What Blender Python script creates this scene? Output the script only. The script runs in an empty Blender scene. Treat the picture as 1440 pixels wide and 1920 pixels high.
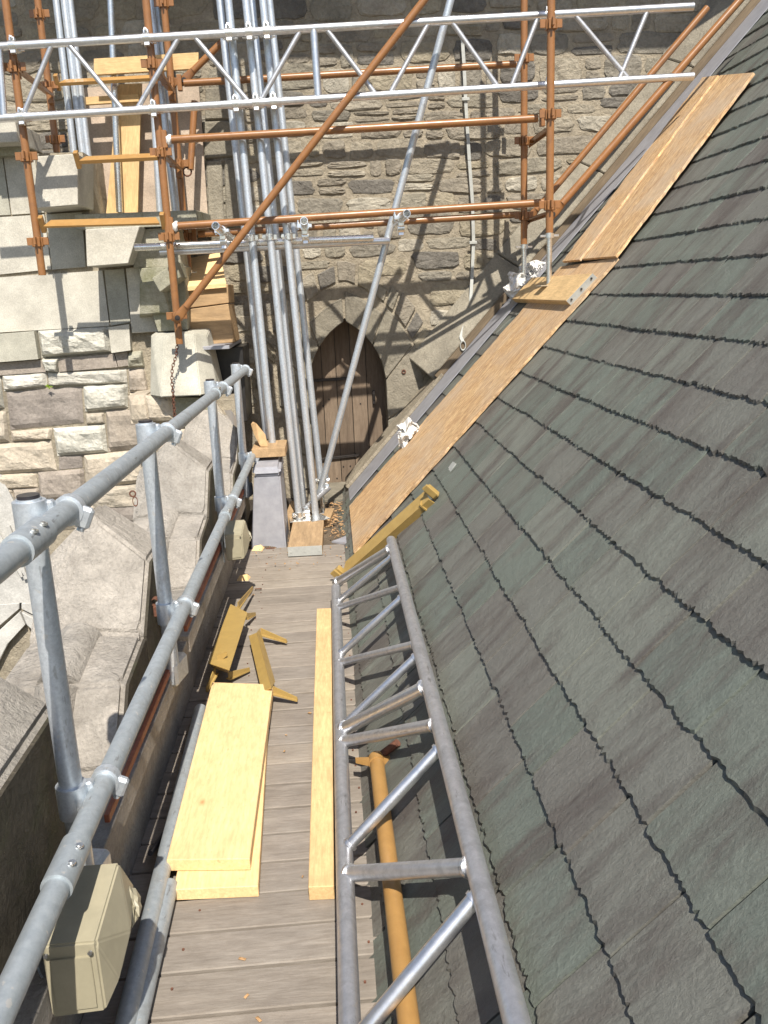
import bpy, bmesh, math, random
from mathutils import Vector, Matrix, noise
random.seed(7)
S = bpy.context.scene
COL = S.collection
# ------------------------------------------------------------------ camera
FPX, CX, CY, CAMH = 1610.0, 720.0, 960.0, 1.62      # focal length in pixels of a 1440x1920 picture
def _frame():
    dy = Vector((612-CX, 548-CY, FPX)).normalized()
    s = -0.055
    e = -(dy.x+dy.y*s)/dy.z
    dx = Vector((1, s, e)).normalized()
    dz = dx.cross(dy)
    if dz.y > 0: dz = -dz
    return dx, dy, dz
DX, DY, DZ = _frame()
CAM = Vector((0, 0, CAMH))
def ray(x, y):
    c = Vector(((x-CX)/FPX, (y-CY)/FPX, 1))
    return Vector((DX.dot(c), DY.dot(c), DZ.dot(c)))
def proj(P):
    d = Vector(P)-CAM
    c = DX*d.x+DY*d.y+DZ*d.z
    return (CX+FPX*c.x/c.z, CY+FPX*c.y/c.z, c.z)
def pln(x, y, n, d):
    n = Vector(n); r = ray(x, y)
    return CAM+r*((d-n.dot(CAM))/n.dot(r))
def PZ(x, y, z=0.0): return pln(x, y, (0, 0, 1), z)
def PY(x, y, v): return pln(x, y, (0, 1, 0), v)
def PX(x, y, v): return pln(x, y, (1, 0, 0), v)
TH = math.radians(47.5); X0 = 0.06
RN = Vector((-math.sin(TH), 0, math.cos(TH))); RU = Vector((math.cos(TH), 0, math.sin(TH)))
def RP(x, y, h=0.0): return pln(x, y, RN, RN.dot(Vector((X0, 0, 0)))+h)
def RW(s, y, h=0.0): return Vector((0, y, 0))+RU*s+RN*(h-math.sin(TH)*X0)      # point on the roof slope
cam = bpy.data.cameras.new('camera'); cam.sensor_fit = 'VERTICAL'; cam.sensor_height = 24
cam.lens = FPX/1920*24; cam.clip_start = 0.05; cam.clip_end = 500
co = bpy.data.objects.new('camera', cam); COL.objects.link(co)
cols = [Vector((DX[i], DY[i], DZ[i])) for i in range(3)]
right, down, fwd = cols
M = Matrix(((right.x, -down.x, -fwd.x, 0), (right.y, -down.y, -fwd.y, 0), (right.z, -down.z, -fwd.z, 0), (0, 0, 0, 1)))
co.matrix_world = Matrix.Translation(CAM) @ M
S.camera = co
# ------------------------------------------------------------------ light
SUNV = Vector((0.09, -0.80, 1.0)).normalized()        # towards the sun
w = bpy.data.worlds.new('World'); S.world = w; w.use_nodes = True
nt = w.node_tree; nt.nodes.clear()
sk = nt.nodes.new('ShaderNodeTexSky'); sk.sky_type = 'NISHITA'; sk.sun_disc = False
sk.sun_elevation = math.asin(SUNV.z); sk.sun_rotation = math.atan2(SUNV.x, SUNV.y)
bg = nt.nodes.new('ShaderNodeBackground'); bg.inputs[1].default_value = 0.10
wo = nt.nodes.new('ShaderNodeOutputWorld')
nt.links.new(sk.outputs[0], bg.inputs[0]); nt.links.new(bg.outputs[0], wo.inputs[0])
sl = bpy.data.lights.new('sun', 'SUN'); sl.energy = 5.0; sl.angle = math.radians(0.5); sl.color = (1, 0.93, 0.83)
so = bpy.data.objects.new('sun', sl); COL.objects.link(so)
so.rotation_euler = (-SUNV).to_track_quat('-Z', 'Y').to_euler()
S.view_settings.view_transform = 'Standard'; S.view_settings.look = 'None'
S.view_settings.exposure = 0.52; S.view_settings.gamma = 1; S.view_settings.use_curve_mapping = False
# ------------------------------------------------------------------ materials
def N(t, kind, **kw):
    n = t.nodes.new(kind)
    for k, v in kw.items():
        if k.startswith('i_'):
            n.inputs[k[2:].replace('_', ' ')].default_value = v
        else: setattr(n, k, v)
    return n
def ramp(t, src, stops, interp='LINEAR'):
    r = t.nodes.new('ShaderNodeValToRGB'); r.color_ramp.interpolation = interp
    el = r.color_ramp.elements
    while len(el) > 1: el.remove(el[-1])
    el[0].position = stops[0][0]; el[0].color = (*stops[0][1], 1)
    for p, c in stops[1:]:
        e = el.new(p); e.color = (*c, 1)
    t.links.new(src, r.inputs[0]); return r.outputs[0]
def mixc(t, f, a, b, mode='MIX'):
    m = t.nodes.new('ShaderNodeMix'); m.data_type = 'RGBA'; m.blend_type = mode
    for s, v in ((m.inputs[0], f), (m.inputs[6], a), (m.inputs[7], b)):
        if hasattr(v, 'is_linked') or isinstance(v, bpy.types.NodeSocket): t.links.new(v, s)
        elif isinstance(v, (int, float)): s.default_value = v
        else: s.default_value = (*v, 1)
    return m.outputs[2]
def coords(t, kind='Object', scale=(1, 1, 1), rand=True, rot=(0, 0, 0)):
    tc = t.nodes.new('ShaderNodeTexCoord')
    mp = t.nodes.new('ShaderNodeMapping'); mp.inputs['Scale'].default_value = scale; mp.inputs['Rotation'].default_value = rot
    src = tc.outputs[kind] if kind != 'World' else t.nodes.new('ShaderNodeNewGeometry').outputs['Position']
    t.links.new(src, mp.inputs[0])
    if rand:
        oi = t.nodes.new('ShaderNodeObjectInfo')
        mu = N(t, 'ShaderNodeMath', operation='MULTIPLY'); mu.inputs[1].default_value = 37.0
        t.links.new(oi.outputs['Random'], mu.inputs[0])
        cb = t.nodes.new('ShaderNodeCombineXYZ')
        for k in range(3): t.links.new(mu.outputs[0], cb.inputs[k])
        t.links.new(cb.outputs[0], mp.inputs['Location'])
    return mp.outputs[0]
def noi(t, vec, scale, detail=6, rough=.6, dist=0.0):
    n = N(t, 'ShaderNodeTexNoise'); n.inputs['Scale'].default_value = scale
    n.inputs['Detail'].default_value = detail; n.inputs['Roughness'].default_value = rough
    n.inputs['Distortion'].default_value = dist
    t.links.new(vec, n.inputs['Vector']); return n.outputs[0]
def newmat(name):
    m = bpy.data.materials.new(name); m.use_nodes = True
    t = m.node_tree; b = t.nodes['Principled BSDF']; return m, t, b
def bump(t, b, h, strength=.3, dist=.01):
    n = N(t, 'ShaderNodeBump'); n.inputs['Strength'].default_value = strength; n.inputs['Distance'].default_value = dist
    t.links.new(h, n.inputs['Height']); t.links.new(n.outputs[0], b.inputs['Normal'])
def addm(t, a, b, k=1.0):
    m = N(t, 'ShaderNodeMath', operation='MULTIPLY_ADD'); t.links.new(b, m.inputs[0]); m.inputs[1].default_value = k
    t.links.new(a, m.inputs[2]); return m.outputs[0]
def rnd(t): return t.nodes.new('ShaderNodeObjectInfo').outputs['Random']
def stone_mat(name, pal, dark=(.10, .09, .075), dirt=.5, bs=.6, grain=60, moss=None, spread=.0):
    m, t, b = newmat(name)
    v = coords(t, rand=True); wv = coords(t, 'World', rand=False)
    base = ramp(t, rnd(t), [(i/max(1, len(pal)), c) for i, c in enumerate(pal)], 'CONSTANT')
    n1 = noi(t, v, 5, 7, .65); n2 = noi(t, v, grain, 5, .7); n3 = noi(t, wv, 2.3, 8, .7, .6)
    c = mixc(t, ramp(t, n1, [(.3, (.6,)*3), (.7, (1.25,)*3)]), (0, 0, 0), base, 'MIX')
    c = mixc(t, 1.0, base, ramp(t, n1, [(.28, (.72, .71, .69)), (.72, (1.18, 1.17, 1.14))]), 'MULTIPLY')
    c = mixc(t, 1.0, c, ramp(t, n2, [(.3, (.78,)*3), (.7, (1.15,)*3)]), 'MULTIPLY')
    f = ramp(t, n3, [(.5, (0, 0, 0)), (.72, (dirt,)*3)])
    c = mixc(t, f, c, dark)
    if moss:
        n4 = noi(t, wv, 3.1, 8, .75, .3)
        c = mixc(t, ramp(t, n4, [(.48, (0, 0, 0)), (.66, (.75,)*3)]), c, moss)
    t.links.new(c, b.inputs['Base Color']); b.inputs['Roughness'].default_value = .93
    b.inputs['Specular IOR Level'].default_value = .2
    h = addm(t, n2, noi(t, v, 14, 8, .7, .8), 2.5)
    bump(t, b, h, bs, .012)
    return m
MAT = {}
MAT['rubble'] = stone_mat('rubble_stone', [(.36, .325, .26), (.28, .26, .22), (.40, .365, .30), (.32, .295, .24), (.20, .188, .168), (.37, .33, .25), (.47, .44, .37), (.31, .28, .23)], dirt=.4, bs=1.0, grain=38)
MAT['mortar'] = stone_mat('lime_mortar', [(.385, .34, .265), (.385, .34, .265)], dirt=.4, bs=.9, grain=60)
MAT['dressed'] = stone_mat('dressed_stone', [(.32, .295, .24), (.29, .265, .215), (.26, .24, .195)], dirt=.5, bs=.6, grain=70)
MAT['ashlar'] = stone_mat('pale_ashlar', [(.52, .50, .44), (.47, .46, .40), (.55, .53, .47), (.43, .42, .36)], dirt=.16, bs=.2, grain=120, dark=(.26, .26, .2))
MAT['rough_white'] = stone_mat('pale_rock_faced_stone', [(.62, .60, .54), (.57, .56, .50)], dirt=.12, bs=.7, grain=50, dark=(.3, .28, .24))
MAT['rough_tan'] = stone_mat('tan_rock_faced_stone', [(.50, .44, .355), (.46, .415, .345), (.53, .47, .385)], dirt=.2, bs=.6, grain=50, dark=(.2, .16, .13))
MAT['rough_brown'] = stone_mat('brown_rock_faced_stone', [(.34, .30, .262), (.38, .335, .285), (.29, .26, .235)], dirt=.2, bs=.5, grain=60, dark=(.15, .13, .12))
MAT['green_stone'] = stone_mat('lichened_stone', [(.38, .37, .30), (.42, .405, .335), (.34, .335, .265)], dirt=.3, bs=.45, grain=90, moss=(.17, .17, .09))
MAT['parapet'] = stone_mat('weathered_granite', [(.46, .43, .39), (.42, .395, .36), (.49, .455, .41)], dirt=.7, bs=1.0, grain=85, dark=(.23, .205, .175))
MAT['parapet_in'] = stone_mat('mossy_shaded_granite', [(.085, .075, .06), (.10, .088, .068)], dirt=.6, bs=1.0, grain=60, dark=(.05, .045, .035), moss=(.085, .09, .045))  # moss, darkened further to put the inner faces' shade into the colour
MAT['pinkwall'] = stone_mat('pinkish_plaster', [(.52, .43, .35), (.52, .43, .35)], dirt=.12, bs=.25, grain=120, dark=(.3, .24, .2))
MAT['whitestone'] = stone_mat('white_limestone', [(.54, .535, .51), (.50, .495, .475)], dirt=.3, bs=.15, grain=90, dark=(.4, .4, .36))
def slate_mat():
    m, t, b = newmat('roof_slate')
    wv = coords(t, 'World', rand=False)
    vr = N(t, 'ShaderNodeVectorRotate', rotation_type='Y_AXIS'); vr.inputs['Angle'].default_value = TH
    pos = t.nodes.new('ShaderNodeNewGeometry').outputs['Position']; t.links.new(pos, vr.inputs['Vector'])
    def mp(sc, rand):
        k = N(t, 'ShaderNodeMapping'); k.inputs['Scale'].default_value = sc; t.links.new(vr.outputs[0], k.inputs[0])
        if rand:
            mu = N(t, 'ShaderNodeMath', operation='MULTIPLY'); mu.inputs[1].default_value = 53.0; t.links.new(rnd(t), mu.inputs[0])
            cb = t.nodes.new('ShaderNodeCombineXYZ')
            for q in range(3): t.links.new(mu.outputs[0], cb.inputs[q])
            t.links.new(cb.outputs[0], k.inputs['Location'])
        return k.outputs[0]
    st = noi(t, mp((1.0, 4.4, 1.0), False), 1.6, 9, .68, .35)
    st2 = noi(t, mp((3, 9, 3), True), 1.3, 9, .7, .4)
    rag = noi(t, mp((13, 17, 13), True), 1.6, 9, .72, .3)
    base = ramp(t, rnd(t), [(0, (.148, .164, .140)), (.17, (.174, .184, .158)), (.33, (.134, .153, .131)), (.5, (.160, .163, .143)), (.68, (.145, .166, .142)), (.85, (.150, .147, .131))], 'CONSTANT')
    c = mixc(t, ramp(t, st, [(.47, (0, 0, 0)), (.64, (.85,)*3)]), base, (.088, .076, .069))
    c = mixc(t, ramp(t, st2, [(.52, (0, 0, 0)), (.66, (.55,)*3)]), c, (.125, .115, .10))
    fine = noi(t, wv, 110, 6, .8)
    c = mixc(t, 1.0, c, ramp(t, fine, [(.32, (.84,)*3), (.68, (1.14,)*3)]), 'MULTIPLY')
    c = mixc(t, 1.0, c, ramp(t, rag, [(.3, (.9,)*3), (.7, (1.08,)*3)]), 'MULTIPLY')
    sp = noi(t, wv, 8, 8, .85, .5)
    c = mixc(t, ramp(t, sp, [(.64, (0, 0, 0)), (.74, (.55,)*3)]), c, (.17, .13, .085))
    t.links.new(c, b.inputs['Base Color'])
    t.links.new(ramp(t, fine, [(.3, (.42,)*3), (.7, (.62,)*3)]), b.inputs['Roughness'])
    b.inputs['Specular IOR Level'].default_value = .4
    h = addm(t, fine, rag, 2.0)
    bump(t, b, h, .6, .006)
    return m
MAT['slate'] = slate_mat()
def wood_mat(name, cols, stretch=12, grain=(.75, 1.15), rough=.75, ring=True, knots=False, bs=.25, dirt=0, dirtc=(.1, .08, .06)):
    m, t, b = newmat(name)
    v = coords(t, 'Object', (1, stretch, stretch), rand=True)
    base = ramp(t, rnd(t), [(i/len(cols), c) for i, c in enumerate(cols)], 'CONSTANT')
    n1 = noi(t, v, 3.2, 6, .6, .6); n2 = noi(t, v, 16, 5, .7, .2)
    c = mixc(t, 1.0, base, ramp(t, n1, [(.3, (grain[0],)*3), (.7, (grain[1],)*3)]), 'MULTIPLY')
    c = mixc(t, 1.0, c, ramp(t, n2, [(.35, (.84, .82, .8)), (.65, (1.08,)*3)]), 'MULTIPLY')
    if dirt:
        n3 = noi(t, coords(t, 'World', rand=False), 6, 8, .75, .4)
        c = mixc(t, ramp(t, n3, [(.45, (0, 0, 0)), (.75, (dirt,)*3)]), c, dirtc)
    if knots:
        vo = N(t, 'ShaderNodeTexVoronoi'); vo.inputs['Scale'].default_value = 3.2; vo.inputs['Randomness'].default_value = 1
        t.links.new(coords(t, 'Object', (1, 2.2, 1), rand=True), vo.inputs['Vector'])
        c = mixc(t, ramp(t, vo.outputs['Distance'], [(.02, (.8,)*3), (.055, (.25,)*3), (.09, (0, 0, 0))]), c, (.36, .17, .06))
        sc_ = noi(t, coords(t, 'World', rand=False), 42, 4, .6, .6)
        c = mixc(t, ramp(t, sc_, [(.66, (0, 0, 0)), (.72, (.35,)*3)]), c, (.3, .2, .1))
    t.links.new(c, b.inputs['Base Color']); b.inputs['Roughness'].default_value = rough
    b.inputs['Specular IOR Level'].default_value = .25
    bump(t, b, addm(t, n2, n1, 1.5), bs, .004)
    return m
MAT['pine'] = wood_mat('fresh_pine', [(.84, .60, .315), (.81, .575, .30)], 6, (.9, 1.06), knots=True, dirt=.35, dirtc=(.55, .37, .18))
MAT['pine_dirty'] = wood_mat('dusty_pine', [(.70, .49, .245), (.70, .49, .245)], 7, (.86, 1.08), knots=True, dirt=.45, dirtc=(.3, .2, .1))
MAT['oldboard'] = wood_mat('used_scaffold_board', [(.44, .30, .165), (.40, .28, .16)], 8, (.72, 1.15), dirt=.4, dirtc=(.2, .14, .09))
MAT['deck'] = wood_mat('weathered_grey_timber', [(.285, .252, .215), (.25, .222, .19), (.31, .275, .232), (.265, .237, .205), (.295, .26, .218)], 7, (.84, 1.1), rough=.85, dirt=.35, dirtc=(.11, .09, .075), bs=.35)
MAT['oak'] = wood_mat('aged_door_planks', [(.215, .16, .12), (.19, .145, .105), (.235, .18, .13)], 10, (.7, 1.1), dirt=.45, dirtc=(.13, .09, .065))
MAT['batten'] = wood_mat('brown_batten', [(.17, .13, .085), (.17, .13, .085)], 9, (.7, 1.15), dirt=.4)
def osb_mat():
    m, t, b = newmat('rough_chipboard')
    v = coords(t, 'Object', (2.6, 15, 10), rand=True)
    v2 = coords(t, 'Object', (8, 44, 10), rand=True); v3 = coords(t, 'Object', (1, 1, 1), rand=True)
    n1 = noi(t, v, 3.0, 8, .75, 1.2); n2 = noi(t, v2, 3.2, 5, .7, .5); n3 = noi(t, v3, 2.2, 6, .7, .5)
    c = ramp(t, n1, [(.34, (.27, .15, .07)), (.44, (.46, .28, .135)), (.54, (.60, .40, .205)), (.66, (.76, .57, .33))])
    c = mixc(t, 1.0, c, ramp(t, n2, [(.32, (.62, .58, .52)), (.6, (1.12,)*3)]), 'MULTIPLY')
    c = mixc(t, ramp(t, n3, [(.42, (0, 0, 0)), (.66, (.6,)*3)]), c, (.47, .38, .285))
    t.links.new(c, b.inputs['Base Color']); b.inputs['Roughness'].default_value = .85
    bump(t, b, addm(t, n1, n2, .8), .6, .006)
    return m
MAT['osb'] = osb_mat()
def metal_mat(name, c1, c2, rough=(.3, .55), metal=.85, scale=30, stain=None, stf=.5, bs=.1, splash=0):
    m, t, b = newmat(name)
    v = coords(t, rand=True)
    n1 = noi(t, v, scale, 5, .7)
    c = ramp(t, n1, [(.35, c1), (.65, c2)])
    n2 = noi(t, v, 7, 7, .7, .8)
    if stain: c = mixc(t, ramp(t, n2, [(.52, (0, 0, 0)), (.75, (stf,)*3)]), c, stain)
    if splash:
        sv = coords(t, rand=True, scale=(1, 1, 1)); n5 = noi(t, sv, 38, 3, .5, .3); n6 = noi(t, coords(t, rand=True, scale=(.25, 1, 1)), 60, 4, .6)
        c = mixc(t, ramp(t, n5, [(.66, (0, 0, 0)), (.70, (splash,)*3)]), c, (.62, .60, .56))
        c = mixc(t, ramp(t, n6, [(.64, (0, 0, 0)), (.70, (splash*.8,)*3)]), c, (.16, .15, .14))
    t.links.new(c, b.inputs['Base Color']); b.inputs['Metallic'].default_value = metal
    t.links.new(ramp(t, n2, [(.3, (rough[0],)*3), (.7, (rough[1],)*3)]), b.inputs['Roughness'])
    bump(t, b, n1, bs, .002)
    return m
MAT['galv'] = metal_mat('galvanised_steel', (.50, .55, .60), (.66, .71, .76), (.34, .55), .65, 90, (.38, .37, .36), .7, .15, splash=.5)
MAT['galv_dull'] = metal_mat('dull_galvanised_rail', (.37, .415, .445), (.47, .515, .54), (.45, .65), .55, 55, (.27, .27, .26), .8, .3, splash=.7)
MAT['alu'] = metal_mat('aluminium', (.66, .67, .69), (.80, .81, .83), (.26, .42), .92, 50, (.5, .5, .5), .5, .1)
MAT['alu_dull'] = metal_mat('oxidised_aluminium', (.50, .51, .53), (.64, .645, .665), (.33, .52), .8, 40, (.32, .31, .30), .7, .25, splash=.6)
MAT['zinc'] = metal_mat('bright_zinc', (.72, .72, .70), (.88, .88, .86), (.2, .35), .95, 60, (.5, .47, .4), .4, .1)
MAT['orange'] = metal_mat('orange_brown_paint', (.245, .115, .045), (.29, .135, .05), (.22, .42), 0, 22, (.15, .075, .04), .8, .08)
MAT['orange_flat'] = metal_mat('ochre_orange_paint', (.33, .185, .06), (.38, .215, .07), (.35, .5), 0, 25, (.33, .15, .03), .5, .06)
MAT['yellow'] = metal_mat('ochre_yellow_paint', (.34, .23, .075), (.39, .265, .085), (.35, .5), 0, 25, (.30, .17, .04), .5, .06)
MAT['rust'] = metal_mat('rust', (.10, .045, .03), (.17, .07, .04), (.8, .95), 0, 60, (.08, .035, .025), .6, .5)
MAT['redlead'] = metal_mat('red_oxide_flashing', (.22, .07, .035), (.29, .095, .045), (.6, .8), 0, 40, (.10, .04, .03), .7, .3)
MAT['lead'] = metal_mat('sheet_lead', (.29, .295, .325), (.36, .365, .395), (.4, .6), .2, 14, (.42, .42, .435), .5, .3)
MAT['beige'] = metal_mat('beige_plastic', (.30, .275, .195), (.34, .31, .22), (.35, .5), 0, 20, (.40, .36, .25), .4, .05)
MAT['whitep'] = metal_mat('white_plastic', (.66, .65, .62), (.74, .73, .70), (.5, .7), 0, 20, (.45, .43, .39), .5, .3)
MAT['darkfit'] = metal_mat('black_plastic', (.02, .02, .025), (.035, .03, .035), (.25, .4), 0, 30)
MAT['void'] = metal_mat('dark_glass_and_shade', (.015, .015, .016), (.03, .028, .026), (.3, .5), 0, 5)  # window glass, and painted shade for the void under the shelf
MAT['strap'] = metal_mat('grey_conductor_tape', (.36, .37, .35), (.44, .45, .42), (.5, .7), .2, 30)
MAT['iron'] = metal_mat('black_iron', (.03, .028, .027), (.06, .05, .045), (.4, .6), .5, 40)
MAT['debris'] = stone_mat('damp_silt', [(.14, .11, .08), (.14, .11, .08)], dirt=.4, bs=.9, grain=60)
MAT['chip'] = wood_mat('wood_chips', [(.50, .31, .15), (.42, .26, .13), (.56, .38, .2)], 3)
MAT['darkgutter'] = stone_mat('dark_gutter', [(.06, .05, .042), (.06, .05, .042)], dirt=.4, bs=.8)  # nearly black base colour over the whole gutter floor
MAT['ground'] = stone_mat('ground', [(.2, .19, .16), (.2, .19, .16)])
MAT['grass'] = stone_mat('weed', [(.18, .26, .03), (.2, .3, .03)], dirt=0)
for k_, col_ in (('glass_red', (.16, .05, .04)), ('glass_blue', (.06, .09, .11))):
    MAT[k_] = metal_mat('stained_'+k_, col_, tuple(1.3*c for c in col_), (.15, .3), 0, 9)
MAT['came'] = metal_mat('pale_lead_came', (.4, .41, .42), (.5, .5, .5), (.5, .6), .2)
# ------------------------------------------------------------------ object helpers
W = {}
def tag(o, label=None, cat=None, group=None, kind=None):
    if label: o['label'] = label
    if cat: o['category'] = cat
    if group: o['group'] = group
    if kind: o['kind'] = kind
    return o
def link(name, data, Mx, mat=None, parent=None):
    o = bpy.data.objects.new(name, data); COL.objects.link(o)
    W[o.name] = Mx
    if parent is not None:
        o.parent = parent; o.matrix_basis = W[parent.name].inverted() @ Mx
    else: o.matrix_basis = Mx
    if mat and data and not data.materials: data.materials.append(MAT[mat] if isinstance(mat, str) else mat)
    return o
def thing(name, label, cat, loc=(0, 0, 0), group=None, kind=None):
    o = link(name, None, Matrix.Translation(Vector(loc))); o.empty_display_size = .05
    return tag(o, label, cat, group, kind)
def mesh(verts, faces, smooth=None, name='m'):
    me = bpy.data.meshes.new(name); me.from_pydata([tuple(v) for v in verts], [], faces)
    if smooth is True: me.shade_smooth()
    elif smooth:
        for i in smooth: me.polygons[i].use_smooth = True
    me.update(); return me
def frame(p0, p1, up=(0, 0, 1)):
    p0 = Vector(p0); x = (Vector(p1)-p0).normalized(); z = Vector(up)
    if abs(x.dot(z.normalized())) > .98: z = Vector((0, 1, 0))
    y = z.cross(x).normalized(); z = x.cross(y)
    m = Matrix((x, y, z)).transposed().to_4x4(); m.translation = p0; return m
def cyl(L, r, n=18, r2=None, hollow=False, caps=True):
    r2 = r if r2 is None else r2
    vs = []; fs = []; sm = []
    for x, rr in ((0, r), (L, r2)):
        for i in range(n):
            a = 2*math.pi*i/n; vs.append((x, rr*math.cos(a), rr*math.sin(a)))
    for i in range(n):
        j = (i+1) % n; fs.append((i, j, n+j, n+i)[::-1]); sm.append(len(fs)-1)
    def ring(x, rr, flip):
        b = len(vs)
        for i in range(n):
            a = 2*math.pi*i/n; vs.append((x, rr*math.cos(a), rr*math.sin(a)))
        return b
    if hollow:
        for x, flip in ((0, 0), (L, 1)):
            a = ring(x, r, 0); b = ring(x, r*.84, 0)
            for i in range(n):
                j = (i+1) % n; f = (a+i, b+i, b+j, a+j); fs.append(f if flip else f[::-1])
        a = ring(0, r*.84, 0); b = ring(L, r*.84, 0)
        for i in range(n):
            j = (i+1) % n; fs.append((a+i, a+j, b+j, b+i)[::-1][::-1]); sm.append(len(fs)-1)
    elif caps:
        a = ring(0, r, 0); fs.append(tuple(range(a, a+n))[::-1] if False else tuple(a+i for i in range(n)))
        a = ring(L, r2, 0); fs.append(tuple(a+i for i in reversed(range(n))))
    me = mesh(vs, fs, sm)
    bm = bmesh.new(); bm.from_mesh(me)
    if not hollow: bmesh.ops.recalc_face_normals(bm, faces=bm.faces)
    bm.to_mesh(me); bm.free(); return me
def boxm(x0, x1, y0, y1, z0, z1, bev=0.0):
    bm = bmesh.new()
    r = bmesh.ops.create_cube(bm, size=1)
    for v in bm.verts:
        v.co = Vector((x0+(v.co.x+.5)*(x1-x0), y0+(v.co.y+.5)*(y1-y0), z0+(v.co.z+.5)*(z1-z0)))
    if bev: bmesh.ops.bevel(bm, geom=bm.edges[:], offset=bev, segments=1, affect='EDGES')
    me = bpy.data.meshes.new('b'); bm.to_mesh(me); bm.free(); return me
def joinm(parts):
    """parts: list of (mesh, matrix) -> one mesh"""
    bm = bmesh.new()
    for me, mx in parts:
        n0 = len(bm.verts); bm.from_mesh(me); bm.verts.ensure_lookup_table()
        if mx is not None:
            for v in bm.verts[n0:]: v.co = mx @ v.co
    out = bpy.data.meshes.new('j'); bm.to_mesh(out); bm.free(); return out
def tube(name, p0, p1, r, mat, parent=None, label=None, cat=None, group=None, n=18, hollow=False, bend=0.0):
    p0 = Vector(p0); p1 = Vector(p1)
    o = link(name, cyl((p1-p0).length, r, n, hollow=hollow), frame(p0, p1), mat, parent)
    return tag(o, label, cat, group)
def beam(name, p0, p1, wdt, hgt, mat, parent=None, up=(0, 0, 1), bev=.002, **kw):
    """box along p0-p1; p0,p1 = centre of the bottom face"""
    p0 = Vector(p0); p1 = Vector(p1); L = (p1-p0).length
    o = link(name, boxm(0, L, -wdt/2, wdt/2, 0, hgt, bev), frame(p0, p1, up), mat, parent)
    return tag(o, **kw) if kw else o
def solid(name, pts, faces, mat, parent=None, bev=0, smooth=False, **kw):
    pts = [Vector(p) for p in pts]; c = sum(pts, Vector())/len(pts)
    me = mesh([p-c for p in pts], faces)
    bm = bmesh.new(); bm.from_mesh(me); bmesh.ops.recalc_face_normals(bm, faces=bm.faces)
    if bev: bmesh.ops.bevel(bm, geom=bm.edges[:], offset=bev, segments=1, affect='EDGES')
    bm.to_mesh(me); bm.free()
    if smooth: me.shade_smooth()
    o = link(name, me, Matrix.Translation(c), mat, parent)
    return tag(o, **kw) if kw else o
def hull(name, pts, mat, parent=None, bev=0, **kw):
    pts = [Vector(p) for p in pts]; c = sum(pts, Vector())/len(pts)
    bm = bmesh.new()
    for p in pts: bm.verts.new(p-c)
    r = bmesh.ops.convex_hull(bm, input=bm.verts[:])
    bmesh.ops.delete(bm, geom=[v for v in bm.verts if not v.link_faces], context='VERTS')
    bmesh.ops.dissolve_limit(bm, angle_limit=.02, verts=bm.verts[:], edges=bm.edges[:])
    if bev: bmesh.ops.bevel(bm, geom=bm.edges[:], offset=bev, segments=2, affect='EDGES')
    me = bpy.data.meshes.new('h'); bm.to_mesh(me); bm.free()
    o = link(name, me, Matrix.Translation(c), mat, parent)
    return tag(o, **kw) if kw else o
def prism(poly, ext):
    """poly: list of Vector, ext: Vector -> pts, faces"""
    n = len(poly); pts = list(poly)+[p+ext for p in poly]
    fs = [tuple(range(n)), tuple(reversed(range(n, 2*n)))]+[(i, (i+1) % n, n+(i+1) % n, n+i) for i in range(n)]
    return pts, fs
R = .0242
# ------------------------------------------------------------------ SETTING
tag(solid('ground', [(-40, -40, -7), (40, -40, -7), (40, 40, -7), (-40, 40, -7)], [(0, 1, 2, 3)], 'ground'), kind='structure')
# --- walkway of cross boards
walk = thing('walkway', 'narrow walkway of weathered grey timber cross boards between parapet and slate roof', None, (-.3, 2, 0), kind='structure')
pitch = .1362
yb = 2.089-pitch*24
k = 0
while yb < 5.42:
    tilt = random.uniform(-.003, .003)+.012
    xl, xr = -.665, .055+random.uniform(-.004, .004)
    dz = random.uniform(-.003, .002)
    me = boxm(0, xr-xl, .002, pitch-.0065-random.uniform(0, .003), -.03, 0, .003)
    Mx = Matrix.Translation((xl, yb-.006, dz)) @ Matrix.Rotation(tilt, 4, 'Z') @ Matrix.Rotation(random.uniform(-.006, .006), 4, 'X')
    link('deck_board', me, Mx, 'deck', walk); yb += pitch; k += 1
for i in range(0):
    pass
nm = []
for j in range(0, k):
    for xx in (-.45, .02):
        y_ = 2.089-pitch*24+pitch*j+.06+random.uniform(-.02, .02)
        nm.append((cyl(.004, .0035, 6), Matrix.Translation((xx+random.uniform(-.02, .02), y_, -.0005)) @ Matrix.Rotation(-math.pi/2, 4, 'Y')))
tag(link('nail_head', joinm(nm), Matrix.Identity(4), 'rust', walk), kind='stuff')
tag(solid('gutter_floor', [(-.75, -2, -.05), (.3, -2, -.05), (.3, 7.3, -.05), (-.75, 7.3, -.05)], [(0, 1, 2, 3)], 'darkgutter'), kind='structure')
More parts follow.
